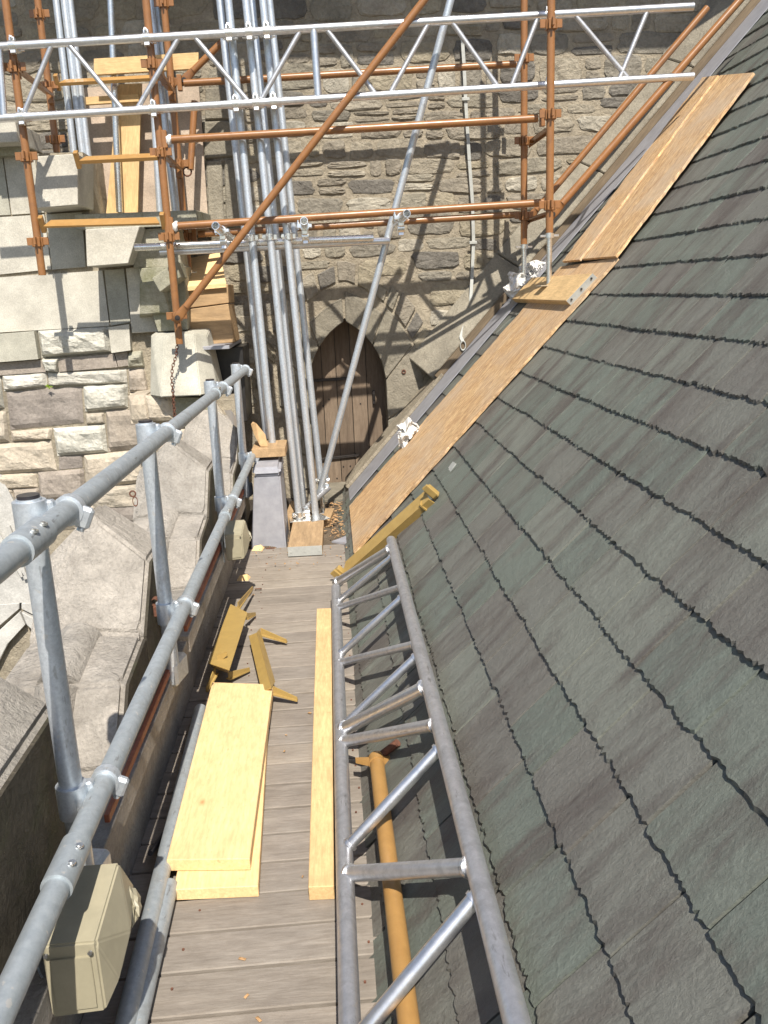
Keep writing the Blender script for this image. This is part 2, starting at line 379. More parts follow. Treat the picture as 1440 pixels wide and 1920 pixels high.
# --- slate roof
roof = thing('slate_roof', 'steep roof slope of green grey slates with dark jagged courses on the right', 'roof', (.06, 3, 0))
y0r, y1r, s_top = -2.0, 7.1, 5.6
base = [RW(.03, y0r, -.03), RW(.03, y1r, -.03), RW(s_top, y1r, -.03), RW(s_top, y0r, -.03)]
solid('roof_boarding', *prism(base, -RN*.05), 'batten', roof)
NV = 16; SLM = []
random.seed(11)
for vi in range(NV):
    L = .395; n = 30; th = random.uniform(.009, .0115)
    top = []; bot = []
    notch = random.random() < .3; nx = random.uniform(.2, .8)
    for i in range(n+1):
        u = i/n
        d = random.uniform(-.0035, .0035)+random.choice((0, 0, 0, .007))*random.random()+(.003*noise.noise(Vector((u*4, vi*3.7, 0))))
        if notch and abs(u-nx) < .07: d += .007
        if i in (0, n): d += random.uniform(0, .006)
        top.append((u, d+random.uniform(0, .006))); bot.append((u, d-random.uniform(-.002, .004)))
    vs = []; fs = []
    for u, d in top: vs.append((u, d, th-.0012))                    # tail top
    for u, d in bot: vs.append((u, d, 0))                     # tail bottom
    m_ = n+1
    for i in range(n+1): vs.append((i/n, .035+random.uniform(-.006, .006), th+random.uniform(-.0002, .0002)))
    for i in range(n+1): vs.append((i/n, L, .0055))
    for i in range(n): fs += [(i, i+1, 2*m_+i+1, 2*m_+i), (m_+i, m_+i+1, i+1, i), (2*m_+i, 2*m_+i+1, 3*m_+i+1, 3*m_+i)]
    b0 = len(vs); vs += [(0, L, 0), (1, L, 0)]
    fs += [(0, 2*m_, 3*m_, b0, m_), (n, m_+n, b0+1, 3*m_+n, 2*m_+n)]
    SLM.append(mesh(vs, fs))
def slate_matrix(s, y, wd, lift, jit):
    # local x -> +Y world, local y -> up slope, local z -> roof normal
    m = Matrix((Vector((0, 1, 0)), RU, RN)).transposed()
    # right handed: X x Y = Z ?  (Y world) x RU = -RN, so mirror by starting from the far end
    m = Matrix((Vector((0, -1, 0)), RU, RN)).transposed().to_4x4()
    m.translation = RW(s, y+wd, lift)
    rot = Matrix.Rotation(-math.radians(2.7), 4, 'X') @ Matrix.Rotation(jit, 4, 'Z')
    return m @ rot @ Matrix.Diagonal((wd, 1, 1, 1))
sl_all = []
for kk in range(-4, 26):
    s = .625+.187*kk
    if s < .0: s = s
    y = y1r-.02-random.uniform(0, .25)-.0
    yy = y0r-random.uniform(0, .3)
    while yy < y1r-.05:
        wd = random.choice((.24, .27, .3, .34, .38, .29))*random.uniform(.93, 1.07)
        wd = min(wd, y1r-.03-yy)
        if wd > .06:
            sj = s+random.uniform(-.003, .003)
            if kk == -4: sj = max(sj, -.09)
            sl_all.append((sj, yy, wd, random.uniform(.0175, .0200)))
        yy += wd+random.uniform(.007, .012)
def vis(P):
    x, y, z = proj(P)
    if z < .3 or x < -60 or x > 1500 or y < -60 or y > 1980: return 0
    return 1/(z*z)
sl_all.sort(key=lambda a: -vis(RW(a[0]+.09, a[1]+a[2]/2))*a[2])
rest = []
for i, (s, y, wd, lift) in enumerate(sl_all):
    me = random.choice(SLM); Mx = slate_matrix(s, y, wd-.001, lift, random.uniform(-.005, .005))
    if i < 300: link('slate', me, Mx, 'slate', roof)
    else: rest.append((me, Mx))
o = link('more_slates', joinm(rest), Matrix.Identity(4), None, roof); o.data.materials.clear(); o.data.materials.append(MAT['slate']); tag(o, kind='stuff')
# --- rubble gable wall
YW = 7.1
gab = thing('gable_wall', 'rubble stone gable wall with a pointed plank door at the end of the walkway', 'wall', (0, YW, 0))
DOORX0, DOORX1, DOORTOP, SPR = -.185, .452, 1.39, .86
dcx = (DOORX0+DOORX1)/2
def arch_pts(off=0.0, n=9, zb=0.0):
    """outline of pointed opening, from lower left to lower right, offset outward"""
    hw = (DOORX1-DOORX0)/2; H = DOORTOP-SPR
    r = (hw*hw+H*H)/(2*hw)
    pts = [(DOORX0-off, zb)]
    cxl = DOORX0+r            # centre of left arc
    a1 = math.atan2(H, dcx-cxl)
    R2 = r+off
    # end angle where x = dcx
    ae = math.acos(max(-1, min(1, (dcx-cxl)/R2)))
    for i in range(n+1):
        a = math.pi+(ae-math.pi)*i/n
        pts.append((cxl+R2*math.cos(a), SPR+R2*math.sin(a)))
    for p in list(reversed(pts))[1:]: pts.append((2*dcx-p[0], p[1]))
    return pts
# mortar core with the opening
outer = [(-3.2, -.3), (-3.2, 5.0), (4.6, 5.0), (4.6, -.3)]
ap = arch_pts(.02, 9, -.3)
poly = [Vector((x, YW+.0, z)) for x, z in outer[:1]+outer[1:]]+[Vector((x, YW, z)) for x, z in reversed(ap)]
nfront = len(poly)
def wallcore():
    me = bpy.data.meshes.new('core'); bm = bmesh.new()
    a = [bm.verts.new(p) for p in poly]; f = bm.faces.new(a)
    bm.normal_update()
    ext = bmesh.ops.extrude_face_region(bm, geom=[f])
    for v in [e for e in ext['geom'] if isinstance(e, bmesh.types.BMVert)]: v.co.y += .34
    bmesh.ops.triangulate(bm, faces=bm.faces[:])
    bmesh.ops.recalc_face_normals(bm, faces=bm.faces)
    bm.to_mesh(me); bm.free(); return me
link('mortar_bed', wallcore(), Matrix.Identity(4), 'mortar', gab)
def pebble(w_, h_, dep, seed, sq=5.0, inner=.84, n=16):
    """irregular rubble stone, outline in XZ, bulging to -Y; origin at centre"""
    rr = random.Random(seed); vs = []; fs = []
    ring = []
    ph = rr.uniform(0, 6)
    for i in range(n):
        a = 2*math.pi*i/n
        c, s = math.cos(a), math.sin(a)
        q = (abs(c)**sq+abs(s)**sq)**(-1/sq)
        q *= 1+rr.uniform(-.09, .03)+.04*math.sin(3*a+ph)
        ring.append((c*q*w_/2, s*q*h_/2))
    for x, z in ring: vs.append((x, .01, z))
    for x, z in ring: vs.append((x*.97, -dep*rr.uniform(.35, .75), z*.97))
    for x, z in ring:
        k_ = inner+rr.uniform(-.12, .08); vs.append((x*k_, -dep*rr.uniform(.6, 1.3), z*k_))
    for k2 in range(3): pass
    vs.append((rr.uniform(-.15, .15)*w_, -dep*rr.uniform(.7, 1.3), rr.uniform(-.15, .15)*h_))
    for i in range(n):
        j = (i+1) % n
        fs += [(i, j, n+j, n+i), (n+i, n+j, 2*n+j, 2*n+i), (2*n+i, 2*n+j, 3*n)]
    return mesh([(x, y, z) for x, y, z in vs], [f[::-1] for f in fs])
stones = []
random.seed(23)
def in_arch(x, z, off):
    if z < -.3: return True
    pts = arch_pts(off, 12, -.4)
    inside = False; j = len(pts)-1
    for i in range(len(pts)):
        xi, zi = pts[i]; xj, zj = pts[j]
        if (zi > z) != (zj > z) and x < (xj-xi)*(z-zi)/(zj-zi)+xi: inside = not inside
        j = i
    return inside
z = -.06
while z < 4.9:
    h = random.choice((.09, .11, .13, .15, .17, .19))
    if z > 2.9: h *= 1.3
    x = -3.1+random.uniform(-.1, .1)
    while x < 4.5:
        wd = random.choice((.12, .17, .21, .26, .31, .36, .42))*random.uniform(.9, 1.1)
        if x > 1.3 or x < -.9: wd *= 1.3
        cx_, cz_ = x+wd/2, z+h/2
        wav = .02*math.sin(cx_*2.3+z*3)+.012*math.sin(cx_*7+z)
        if random.random() < .22 and wd < .34:            # two thin stones in place of one
            parts_ = [(cx_, cz_-h/4, wd, h/2), (cx_, cz_+h/4, wd, h/2)]
        else: parts_ = [(cx_, cz_, wd, h)]
        for px_, pz_, pw, ph_ in parts_:
            pz2 = pz_+wav
            bad = any(in_arch(px_+sx*pw/2, pz2+sz*ph_/2, .30) for sx in (-1, -.4, 0, .4, 1) for sz in (-1, 1))
            below = pz2 < (px_-.06)*1.0913-.12 and px_ > .4
            hidden = px_ < -1.0 and pz2 < 2.0
            if not bad and not below and not hidden:
                stones.append((px_, pz2, pw-random.uniform(.012, .03), ph_-random.uniform(.008, .022), random.uniform(.006, .017)))
        x += wd
    z += h
# stones of the ring that surrounds the door
def ringstone(a0, a1, o0, o1, mat, dep, nm='arch_stone', seg=4):
    A = arch_pts(o0, 12, 0); B = arch_pts(o1, 12, 0)
    def along(P, t):
        L = [0]
        for i in range(1, len(P)): L.append(L[-1]+math.dist(P[i], P[i-1]))
        d = t*L[-1]
        for i in range(1, len(P)):
            if L[i] >= d-1e-9:
                q = (d-L[i-1])/max(1e-9, L[i]-L[i-1]); return (P[i-1][0]+(P[i][0]-P[i-1][0])*q, P[i-1][1]+(P[i][1]-P[i-1][1])*q)
        return P[-1]
    inn = [along(A, a0+(a1-a0)*i/seg) for i in range(seg+1)]; out = [along(B, a0+(a1-a0)*i/seg) for i in range(seg+1)]
    pl = [Vector((x, YW-dep+random.uniform(-.004, .004), z)) for x, z in inn+out[::-1]]
    return solid(nm, *prism(pl, Vector((0, .26+dep, 0))), mat, gab, bev=.006)
cuts = [.005, .095, .19, .30, .40, .4985]
for i in range(5):
    ringstone(cuts[i]+.002, cuts[i+1]-.002, .0, .17+.02*(i % 2)+(.08 if i == 2 else 0), 'dressed', .014)
    ringstone(1-cuts[i+1]+.002, 1-cuts[i]-.002, .0, .19+.03*((i+1) % 2)+(.09 if i in (2, 3) else 0), 'dressed', .014)
# radiating rubble over the arch
t_ = .2
while t_ < .80:
    d_ = random.uniform(.022, .045)
    if abs(t_+d_/2-.5) < .5: ringstone(t_+.003, t_+d_-.003, .30, .42+random.uniform(-.03, .05), 'rubble', random.uniform(.012, .025), 'stone', 2)
    t_ += d_
# reinforced removal of rubble under the radiating ring
stones = [s for s in stones if not (in_arch(s[0], s[1]-s[3]*.3, .43) and s[1] > 1.0)]
stones.sort(key=lambda s: -vis((s[0], YW, s[1]))*s[2]*s[3])
def stmesh(s, i): return pebble(s[2], s[3], s[4], i*7+1)
rest = []
for i, s in enumerate(stones):
    me = stmesh(s, i); Mx = Matrix.Translation((s[0], YW, s[1])) @ Matrix.Rotation(random.uniform(-.04, .04), 4, 'Y')
    if i < 262: link('stone', me, Mx, 'rubble', gab)
    else: rest.append((me, Mx))
if rest:
    tag(link('more_stones', joinm(rest), Matrix.Identity(4), 'rubble', gab), kind='stuff')
for q in ([(378, 228), (436, 226), (440, 292), (384, 298)], [(386, 302), (416, 300), (420, 425), (392, 428)], [(420, 300), (444, 298), (452, 424), (424, 425)], [(392, 432), (452, 428), (455, 470), (396, 474)], [(385, 165), (432, 162), (436, 222), (384, 224)]):
    c_ = [PY(x, y, YW-.03) for x, y in q]; solid('jamb_stone', *prism(c_, Vector((0, .05, 0))), 'dressed', gab, bev=.008)
# door
YD = 7.37
door = link('door', None, Matrix.Translation((dcx, YD, 0)), None, gab)
xs = [DOORX0-.02, -.075, .045, .17, .30, DOORX1+.02]
for i in range(5):
    a, b = xs[i]+.003, xs[i+1]-.003
    def topz(x):
        P = arch_pts(.02, 16, 0)
        for q in range(1, len(P)):
            if (P[q-1][0] <= x <= P[q][0]): 
                u = (x-P[q-1][0])/max(1e-6, P[q][0]-P[q-1][0]); return P[q-1][1]+(P[q][1]-P[q-1][1])*u
        return SPR
    n_ = 6; topl = [(a+(b-a)*j/n_, topz(a+(b-a)*j/n_)+.01) for j in range(n_+1)]
    pl = [Vector((a, YD, .005)), Vector((b, YD, .005))]+[Vector((x, YD, z)) for x, z in reversed(topl)]
    pts, fs = prism(pl, Vector((0, .035, 0)))
    # local frame with x upwards so that the grain runs up the board
    c = Vector((a, YD, 0)); Mx = Matrix.Translation(c) @ Matrix.Rotation(-math.pi/2, 4, 'Y')
    me = mesh([Mx.inverted() @ p for p in pts], fs)
    bm = bmesh.new(); bm.from_mesh(me); bmesh.ops.recalc_face_normals(bm, faces=bm.faces); bm.to_mesh(me); bm.free()
    link('door_board', me, Mx, 'oak', door)
for (x0_, y0_, x1_, y1_) in ((584, 714, 662, 709), (600, 862, 672, 853)):
    a = PY(x0_, y0_, YD-.012); b = PY(x1_, y1_, YD-.012)
    me = joinm([(boxm(0, (b-a).length-.03, -.009, .009, -.012, .012, .002), None),
                (mesh([((b-a).length-.03, -.009, -.016), ((b-a).length+.02, -.004, 0), ((b-a).length-.03, -.009, .016), ((b-a).length-.03, .009, -.016), ((b-a).length+.02, .004, 0), ((b-a).length-.03, .009, .016)], [(0, 1, 2), (5, 4, 3), (0, 3, 4, 1), (1, 4, 5, 2), (0, 2, 5, 3)]), None)])
    link('hinge_strap', me, frame(a, b), 'iron', door)
nm = []
for (x_, y_) in ((593, 748), (606, 761), (676, 757), (617, 749), (616, 897), (632, 897), (671, 894), (687, 894), (644, 875), (657, 874), (698, 871), (712, 870), (640, 752), (700, 745)):
    p = PY(x_, y_, YD-.004); nm.append((cyl(.01, .007, 8), Matrix.Translation(p) @ Matrix.Rotation(math.pi/2, 4, 'Z')))
link('door_nails', joinm(nm), Matrix.Identity(4), 'iron', door)
p = PY(701, 745, YD-.02)
link('door_handle', joinm([(boxm(-.012, .012, -.008, .012, -.06, .06, .003), None), (cyl(.05, .008, 8), Matrix.Translation((0, -.01, .03)) @ Matrix.Rotation(math.pi/2, 4, 'Y'))]), Matrix.Translation(p), 'iron', door)
solid('back_wall', *prism([Vector((-.5, 7.41, -.3)), Vector((.7, 7.41, -.3)), Vector((.7, 7.41, 1.7)), Vector((-.5, 7.41, 1.7))], Vector((0, .02, 0))), 'void', gab)
# threshold
solid('threshold', [(-.24, 6.72, -.05), (.6, 6.72, -.05), (.6, 6.72, .012), (-.24, 6.72, .012), (-.24, 7.405, -.05), (.6, 7.405, -.05), (.6, 7.405, .004), (-.24, 7.405, .004)],
      [(0, 1, 2, 3), (3, 2, 6, 7), (4, 5, 1, 0), (0, 3, 7, 4), (1, 5, 6, 2), (4, 7, 6, 5)], 'dressed', gab, bev=.006)
# iron eye in the wall
p = PY(757, 697, YW-.02)
bm = bmesh.new(); me = bpy.data.meshes.new('t')
def torus(R1, r1, n=14, m=6):
    vs = []; fs = []
    for i in range(n):
        a = 2*math.pi*i/n
        for j in range(m):
            b = 2*math.pi*j/m; q = R1+r1*math.cos(b); vs.append((q*math.cos(a), r1*math.sin(b), q*math.sin(a)))
    for i in range(n):
        for j in range(m):
            fs.append((i*m+j, i*m+(j+1) % m, ((i+1) % n)*m+(j+1) % m, ((i+1) % n)*m+j))
    return mesh(vs, fs, True)
bm.free()
tag(link('iron_eye', torus(.014, .005), Matrix.Translation(p), 'rust'), 'small rusty iron eye fixed in the stone right of the door', 'ring')
# --- raking stone weathering, lead flashing and batten along the junction
def roofbox(name, s0, s1, ya, yb_, h0, h1, mat, parent=None, bev=.003, **kw):
    pts = []
    Mx = frame(RW(s0, (ya+yb_)/2, h0), RW(s1, (ya+yb_)/2, h0), RN)
    me = boxm(0, s1-s0, -(yb_-ya)/2, (yb_-ya)/2, 0, h1-h0, bev)
    o = link(name, me, Mx, mat, parent); return tag(o, **kw) if kw else o
roofbox('lead_flashing', .12, 5.4, 6.35, 7.09, .028, .034, 'lead', label='dull blue grey lead strip between the chipboard sheets and the gable wall', cat='flashing')
s_ = 1.22
n0 = True
while s_ < 5.3:
    L_ = random.uniform(.85, 1.1)
    e_ = min(5.4, s_+L_)
    pts = []
    for ss in (s_+.004, e_-.004):
        pts += [RW(ss, 7.09, .035), RW(ss, 6.83, .055), RW(ss, 6.83, .10), RW(ss, 7.09, .30)]
    o = solid('coping_stone', pts, [(0, 1, 2, 3), (4, 7, 6, 5), (0, 4, 5, 1), (1, 5, 6, 2), (2, 6, 7, 3), (3, 7, 4, 0)], 'dressed', gab, bev=.008)
    s_ = e_
roofbox('mortar_fillet', .12, 1.30, 6.74, 7.092, .035, .062, 'mortar', roof)
roofbox('timber_batten', 1.25, 5.3, 6.77, 6.825, .034, .085, 'batten', label='dark brown batten running up the roof beside the sloping stone ledge', cat='batten')
# --- left stone wall in front of the gable wall
YL = 6.45
lw = thing('side_wall', 'pale ashlar and rock faced stone wall of the aisle on the left', 'wall', (-1.9, YL, 0))
cz0 = -4.0
solid('mortar_bed', *prism([Vector((-4.5, YL+.004, cz0)), Vector((-1.22, YL+.004, cz0)), Vector((-1.22, YL+.004, 2.2)), Vector((-1.62, YL+.004, 2.2)), Vector((-1.62, YL+.004, 2.62)), Vector((-4.5, YL+.004, 2.62))], Vector((0, .6, 0))), 'mortar', lw)
def quadstone(q, Yp, prot, mat, rough=0.0, name='stone', parent=None, gx=10, gz=6, depth=.04, bev=.0, inset=.0015):
    c = [PY(x, y, Yp) for x, y in q]     # TL, TR, BR, BL in the picture
    cen = sum(c, Vector())/4
    c = [cen+(p-cen)*(1-inset/max(.03, (p-cen).length)) for p in c]
    seed = random.uniform(0, 100)
    vs = []; fs = []
    for j in range(gz+1):
        for i in range(gx+1):
            u, v = i/gx, j/gz
            p = (c[0]*(1-u)+c[1]*u)*(1-v)+(c[3]*(1-u)+c[2]*u)*v
            e = min(u, 1-u, v, 1-v)
            edge = min(1, min(min(u, 1-u)*gx, min(v, 1-v)*gz)/1.2)
            if rough:
                nn = noise.fractal(Vector((p.x*9+seed, p.z*12, seed)), 1.0, 2.1, 4)
                rg = noise.noise(Vector((p.x*4+seed, p.z*9, 3)))
                p = p+Vector((0, -prot*edge-rough*edge*(.6+nn+.5*abs(rg)), 0))
            else: p = p+Vector((0, -prot-random.uniform(-.0006, .0006), 0))
            vs.append(p-cen)
    for j in range(gz):
        for i in range(gx):
            a = j*(gx+1)+i; fs.append((a, a+gx+1, a+gx+2, a+1))
    # sides back into the wall
    per = [i for i in range(gx)]+[gx+j*(gx+1) for j in range(gz)]+[gz*(gx+1)+gx-i for i in range(gx)]+[(gz-j)*(gx+1) for j in range(gz)]
    b = len(vs)
    for k_ in per: vs.append(Vector((vs[k_].x, Yp+depth-cen.y, vs[k_].z)))
    n = len(per)
    for i in range(n):
        j = (i+1) % n; fs.append((per[i], per[j], b+j, b+i))
    me = mesh(vs, fs)
    if rough:
        for f_ in me.polygons: f_.use_smooth = random.random() < .0
    return link(name, me, Matrix.Translation(cen), mat, parent or lw)
A, Wh, Tn, Br, Gr = 'ashlar', 'rough_white', 'rough_tan', 'rough_brown', 'green_stone'
def z4(x, y): return (x/3.0, 440+y/3.0)          # crop coordinates of my survey of the wall
smoothq = [([(-60, 296), (5, 291), (21, 403), (-60, 408)], A, .01), ([(7, 291), (64, 287), (84, 399), (23, 403)], A, .01),
           ([(-60, 411), (84, 402), (97, 505), (-60, 521)], A, .012), ([(87, 402), (155, 398), (162, 501), (99, 506)], A, .02),
           ([(-60, 524), (193, 507), (206, 611), (-60, 627)], A, .012), ([(196, 506), (233, 504), (245, 604), (208, 611)], A, .012),
           ([(-60, 630), (70, 620), (78, 672), (-60, 683)], A, .07), ([(207, 613), (246, 607), (249, 656), (213, 661)], A, .07),
           ([(-60, 685), (80, 674), (88, 697), (-60, 708)], Br, .02), ([(108, 672), (215, 663), (222, 688), (112, 697)], Br, .02), ([(216, 662), (240, 659), (243, 685), (223, 688)], Br, .02)]  # brown row paints the shadow under the projecting course
for q, m_, pr in smoothq: quadstone(q, YL, pr, m_, 0, gx=3, gz=2)
roughq = [([(70, 619), (206, 612), (213, 660), (78, 671)], Wh, .06, .022),
          ([z4(235, 695), z4(340, 690), z4(330, 775), z4(265, 770)], Wh, .05, .03),
          ([z4(10, 790), z4(262, 772), z4(268, 850), z4(22, 880)], Wh, .02, .02), ([z4(268, 775), z4(712, 757), z4(716, 832), z4(275, 852)], Wh, .02, .022),
          ([z4(36, 885), z4(460, 855), z4(472, 1058), z4(58, 1098)], Br, .012, .008), ([z4(466, 852), z4(718, 838), z4(722, 972), z4(480, 996)], Wh, .025, .02),
          ([z4(722, 757), z4(812, 752), z4(838, 888), z4(728, 886)], Br, .02, .02), ([z4(722, 660), z4(800, 650), z4(815, 745), z4(722, 750)], Gr, .02, .03),
          ([z4(482, 1006), z4(584, 1000), z4(590, 1060), z4(486, 1064)], Tn, .015, .012), ([z4(594, 990), z4(818, 980), z4(820, 1200), z4(610, 1222)], Br, .02, .016),
          ([z4(730, 890), z4(808, 888), z4(812, 980), z4(735, 985)], Tn, .015, .015),
          ([z4(60, 1106), z4(296, 1086), z4(290, 1150), z4(66, 1162)], Tn, .015, .02), ([z4(298, 1088), z4(590, 1068), z4(608, 1222), z4(322, 1246)], Wh, .025, .02),
          ([z4(-120, 1185), z4(288, 1158), z4(322, 1325), z4(-120, 1352)], Tn, .02, .018), ([z4(330, 1250), z4(462, 1240), z4(466, 1310), z4(332, 1322)], Br, .0, .004),
          ([z4(470, 1240), z4(830, 1205), z4(850, 1392), z4(486, 1422)], Tn, .02, .022),
          ([z4(-120, 1358), z4(206, 1338), z4(214, 1422), z4(-120, 1440)], Tn, .02, .015), ([z4(212, 1336), z4(472, 1316), z4(484, 1482), z4(226, 1500)], Br, .02, .02),
          ([z4(-120, 1000), z4(32, 990), z4(54, 1165), z4(-120, 1180)], Tn, .02, .02), ([z4(-120, 850), z4(4, 800), z4(26, 975), z4(-120, 990)], Wh, .02, .02),
          ([z4(-120, 1445), z4(70, 1428), z4(85, 1520), z4(-120, 1530)], Tn, .02, .02), ([z4(72, 1430), z4(220, 1424), z4(230, 1528), z4(88, 1535)], Br, .02, .015),
          ([z4(232, 1504), z4(360, 1490), z4(366, 1560), z4(238, 1572)], Tn, .02, .02), ([z4(362, 1488), z4(500, 1480), z4(505, 1555), z4(368, 1560)], Br, .005, .01),
          ([z4(490, 1426), z4(850, 1396), z4(862, 1530), z4(508, 1552)], Tn, .02, .02)]
for q, m_, pr, rg in roughq: quadstone(q, YL, pr, m_, rg, gx=14, gz=8)
# lower, mostly hidden courses
random.seed(5)
yy = 952
row = 0
while yy < 1500:
    hh = random.choice((36, 44, 52, 58)); xx = -80-random.uniform(0, 40)
    while xx < 330:
        ww = random.uniform(46, 110)
        if not (xx < 60 and yy < 1500):
            quadstone([(xx+1, yy-xx*.075), (xx+ww-1, yy-(xx+ww)*.075), (xx+ww+2, yy+hh-2-(xx+ww)*.075), (xx+3, yy+hh-2-xx*.075)], YL, .02, random.choice((Tn, Tn, Br, Wh)), .018, gx=8, gz=5)
        xx += ww
    yy += hh
# projecting blocks, ledges and canted pier on the right end of the wall
def blk(name, pxq, Yf, dep, mat, bev=.004, parent=None, taper=None):
    pl = [PY(x, y, Yf) for x, y in pxq]
    return solid(name, *prism(pl, Vector((0, dep, 0))), mat, parent or lw, bev=bev)
blk('block', [(70, 293), (145, 288), (146, 384), (62, 391)], 6.12, .4, A)
blk('block', [(-60, 232), (28, 226), (35, 266), (-60, 271)], 6.2, .5, A)
blk('block', [(-60, 273), (40, 268), (40, 290), (-60, 295)], 6.36, .3, Gr)
solid('ledge', *prism([Vector((-1.68, 6.28, 2.20)), Vector((-.86, 6.28, 2.20)), Vector((-.86, 7.08, 2.24)), Vector((-1.68, 7.08, 2.24))], Vector((0, 0, -.10))), Gr, lw, bev=.004)
blk('block', [(160, 430), (262, 424), (240, 494), (163, 500)], 6.14, .32, A)
pier = [([(236, 503), (258, 500), (296, 622), (247, 625)], 6.40, A), ([(258, 430), (330, 425), (340, 500), (250, 503)], 6.34, Gr), ([(258, 503), (318, 500), (340, 620), (296, 622)], 6.30, Gr), ([(318, 500), (345, 498), (352, 618), (340, 620)], 6.36, Gr)]
for q, yv, m_ in pier: blk('pier_stone', q, yv, .35, m_)
# hood block under the ledge, throws the zig-zag shade
solid('block', *prism([PY(285, 522, 6.02), PY(330, 490, 6.02), PY(338, 520, 6.02), PY(300, 548, 6.02)], Vector((0, .3, 0))), Gr, lw, bev=.004)
hull('block', [PY(262, 530, 6.22), PY(300, 525, 6.22), PY(262, 590, 6.26), PY(318, 585, 6.26), PY(262, 530, 6.5), PY(330, 585, 6.5), PY(330, 525, 6.5), PY(262, 600, 6.5)], Gr, lw, bev=.004)
# weathered cap stone
capz0, capz1 = .97, 1.40
hull('cap_stone', [(-1.27, 6.12, capz0), (-1.17, 5.98, capz0), (-.90, 5.98, capz0), (-.80, 6.14, capz0), (-.80, 6.5, capz0), (-1.27, 6.5, capz0),
                   (-1.24, 6.22, capz1-.02), (-1.13, 6.14, capz1-.02), (-1.0, 6.12, capz1-.16), (-.93, 6.16, capz1-.02), (-.86, 6.26, capz1-.05), (-.86, 6.5, capz1), (-1.24, 6.5, capz1)], 'ashlar', lw, bev=.006)
for q, m_ in (([(240, 742), (275, 738), (283, 792), (246, 795)], Tn), ([(271, 741), (322, 744), (326, 788), (277, 790)], Tn), ([(326, 745), (400, 746), (412, 800), (330, 802)], Gr),
              ([(330, 805), (400, 802), (440, 870), (350, 880)], Tn), ([(290, 800), (328, 800), (345, 880), (300, 884)], Tn), ([(345, 882), (440, 872), (450, 960), (352, 965)], Tn), ([(400, 748), (436, 800), (444, 868), (412, 862)], Tn)):
    quadstone(q, 6.12, .01, m_, .018, gx=8, gz=6, depth=.4)
blk('block', [(262, 748), (440, 748), (460, 1010), (290, 1010)], 6.16, .5, 'mortar')
# recess behind: pinkish plastered wall, white window arch below
solid('plastered_panel', *prism([PY(150, 165, 7.02), PY(372, 150, 7.02), PY(392, 440, 7.02), PY(165, 440, 7.02)], Vector((0, .03, 0))), 'pinkwall', gab)
# white arch and leaded window low on the side wall
YV = YL-.03
win = link('arched_window', None, Matrix.Translation(PY(40, 1200, YL)), None, lw)
solid('white_surround', *prism([PY(-70, 850, YV), PY(2, 893, YV), PY(28, 945, YV), PY(46, 1005, YV), PY(62, 1066, YV), PY(132, 1062, YV), PY(140, 1126, YV), PY(-70, 1136, YV)], Vector((0, .04, 0))), 'whitestone', win, bev=.003)
for q in ([(-70, 1138), (36, 1131), (36, 1142), (-6, 1178), (-40, 1230), (-70, 1300)], [(-70, 1310), (-38, 1236), (-3, 1184), (36, 1148), (47, 1172), (14, 1208), (-12, 1260), (-30, 1330)],
          [(40, 1131), (140, 1128), (150, 1200), (112, 1188), (76, 1160), (40, 1142)], [(40, 1148), (74, 1165), (110, 1194), (152, 1208), (160, 1250), (104, 1222), (74, 1194), (50, 1172)]):
    o = solid('arch_stone', *prism([PY(x, y, YV-.01-(.02 if q[0][1] > 1145 else 0)) for x, y in q], Vector((0, .05, 0))), 'whitestone', win, bev=.004)
for a_, b_ in (((-60, 905), (44, 1080)), ((-60, 965), (16, 1060)), ((16, 985), (50, 1085))):
    beam('moulding', PY(*a_, YV-.012), PY(*b_, YV-.012), .03, .02, 'whitestone', win, up=(0, -1, 0))
solid('glass', *prism([PY(-80, 1130, YL+.012), PY(170, 1130, YL+.012), PY(170, 1520, YL+.012), PY(-80, 1520, YL+.012)], Vector((0, .006, 0))), 'void', win)
random.seed(3)
cm = []
for i in range(26):
    x_, y_ = random.uniform(55, 112), random.uniform(1238, 1400)
    a = PY(x_, y_, YL); L_ = random.uniform(.03, .1); ang = random.choice((.2, 1.3, .8, 2.0, 1.57))+random.uniform(-.2, .2)
    b = a+Vector((math.cos(ang)*L_, 0, math.sin(ang)*L_)); cm.append((cyl((b-a).length, .0035, 5), frame(a, b)))
tag(link('lead_came', joinm(cm), Matrix.Identity(4), 'came', win), kind='stuff')
for i in range(5):
    p = PY(60+11*i, 1275+14*i, YL+.008)
    solid('pane', [p+Vector((-.03, 0, -.03)), p+Vector((.03, 0, -.02)), p+Vector((.02, 0, .04)), p+Vector((-.025, 0, .03))], [(0, 1, 2, 3)], 'glass_red' if i % 2 == 0 else 'glass_blue', win)
# --- parapet of the walkway
par = thing('parapet', 'weathered granite parapet with saddle backed merlons outside the guard rail', 'parapet', (-.9, 3, 0))
solid('parapet_base', *prism([Vector((-.665, -1.5, -2.5)), Vector((-.665, 6.1, -2.5)), Vector((-.665, 6.1, .26)), Vector((-.665, -1.5, .26))], Vector((-.36, 0, 0))), 'parapet', par)
def rockify(o, amp=.004, cuts=5):
    bm = bmesh.new(); bm.from_mesh(o.data)
    bmesh.ops.subdivide_edges(bm, edges=bm.edges[:], cuts=cuts, use_grid_fill=True)
    sd = random.uniform(0, 50)
    for v in bm.verts:
        p = v.co*7+Vector((sd, sd, sd)); v.co += Vector((noise.noise(p), noise.noise(p+Vector((9, 0, 0))), noise.noise(p+Vector((0, 9, 0)))))*amp*2
    bm.to_mesh(o.data); bm.free()
    for f in o.data.polygons: f.use_smooth = True
    return o
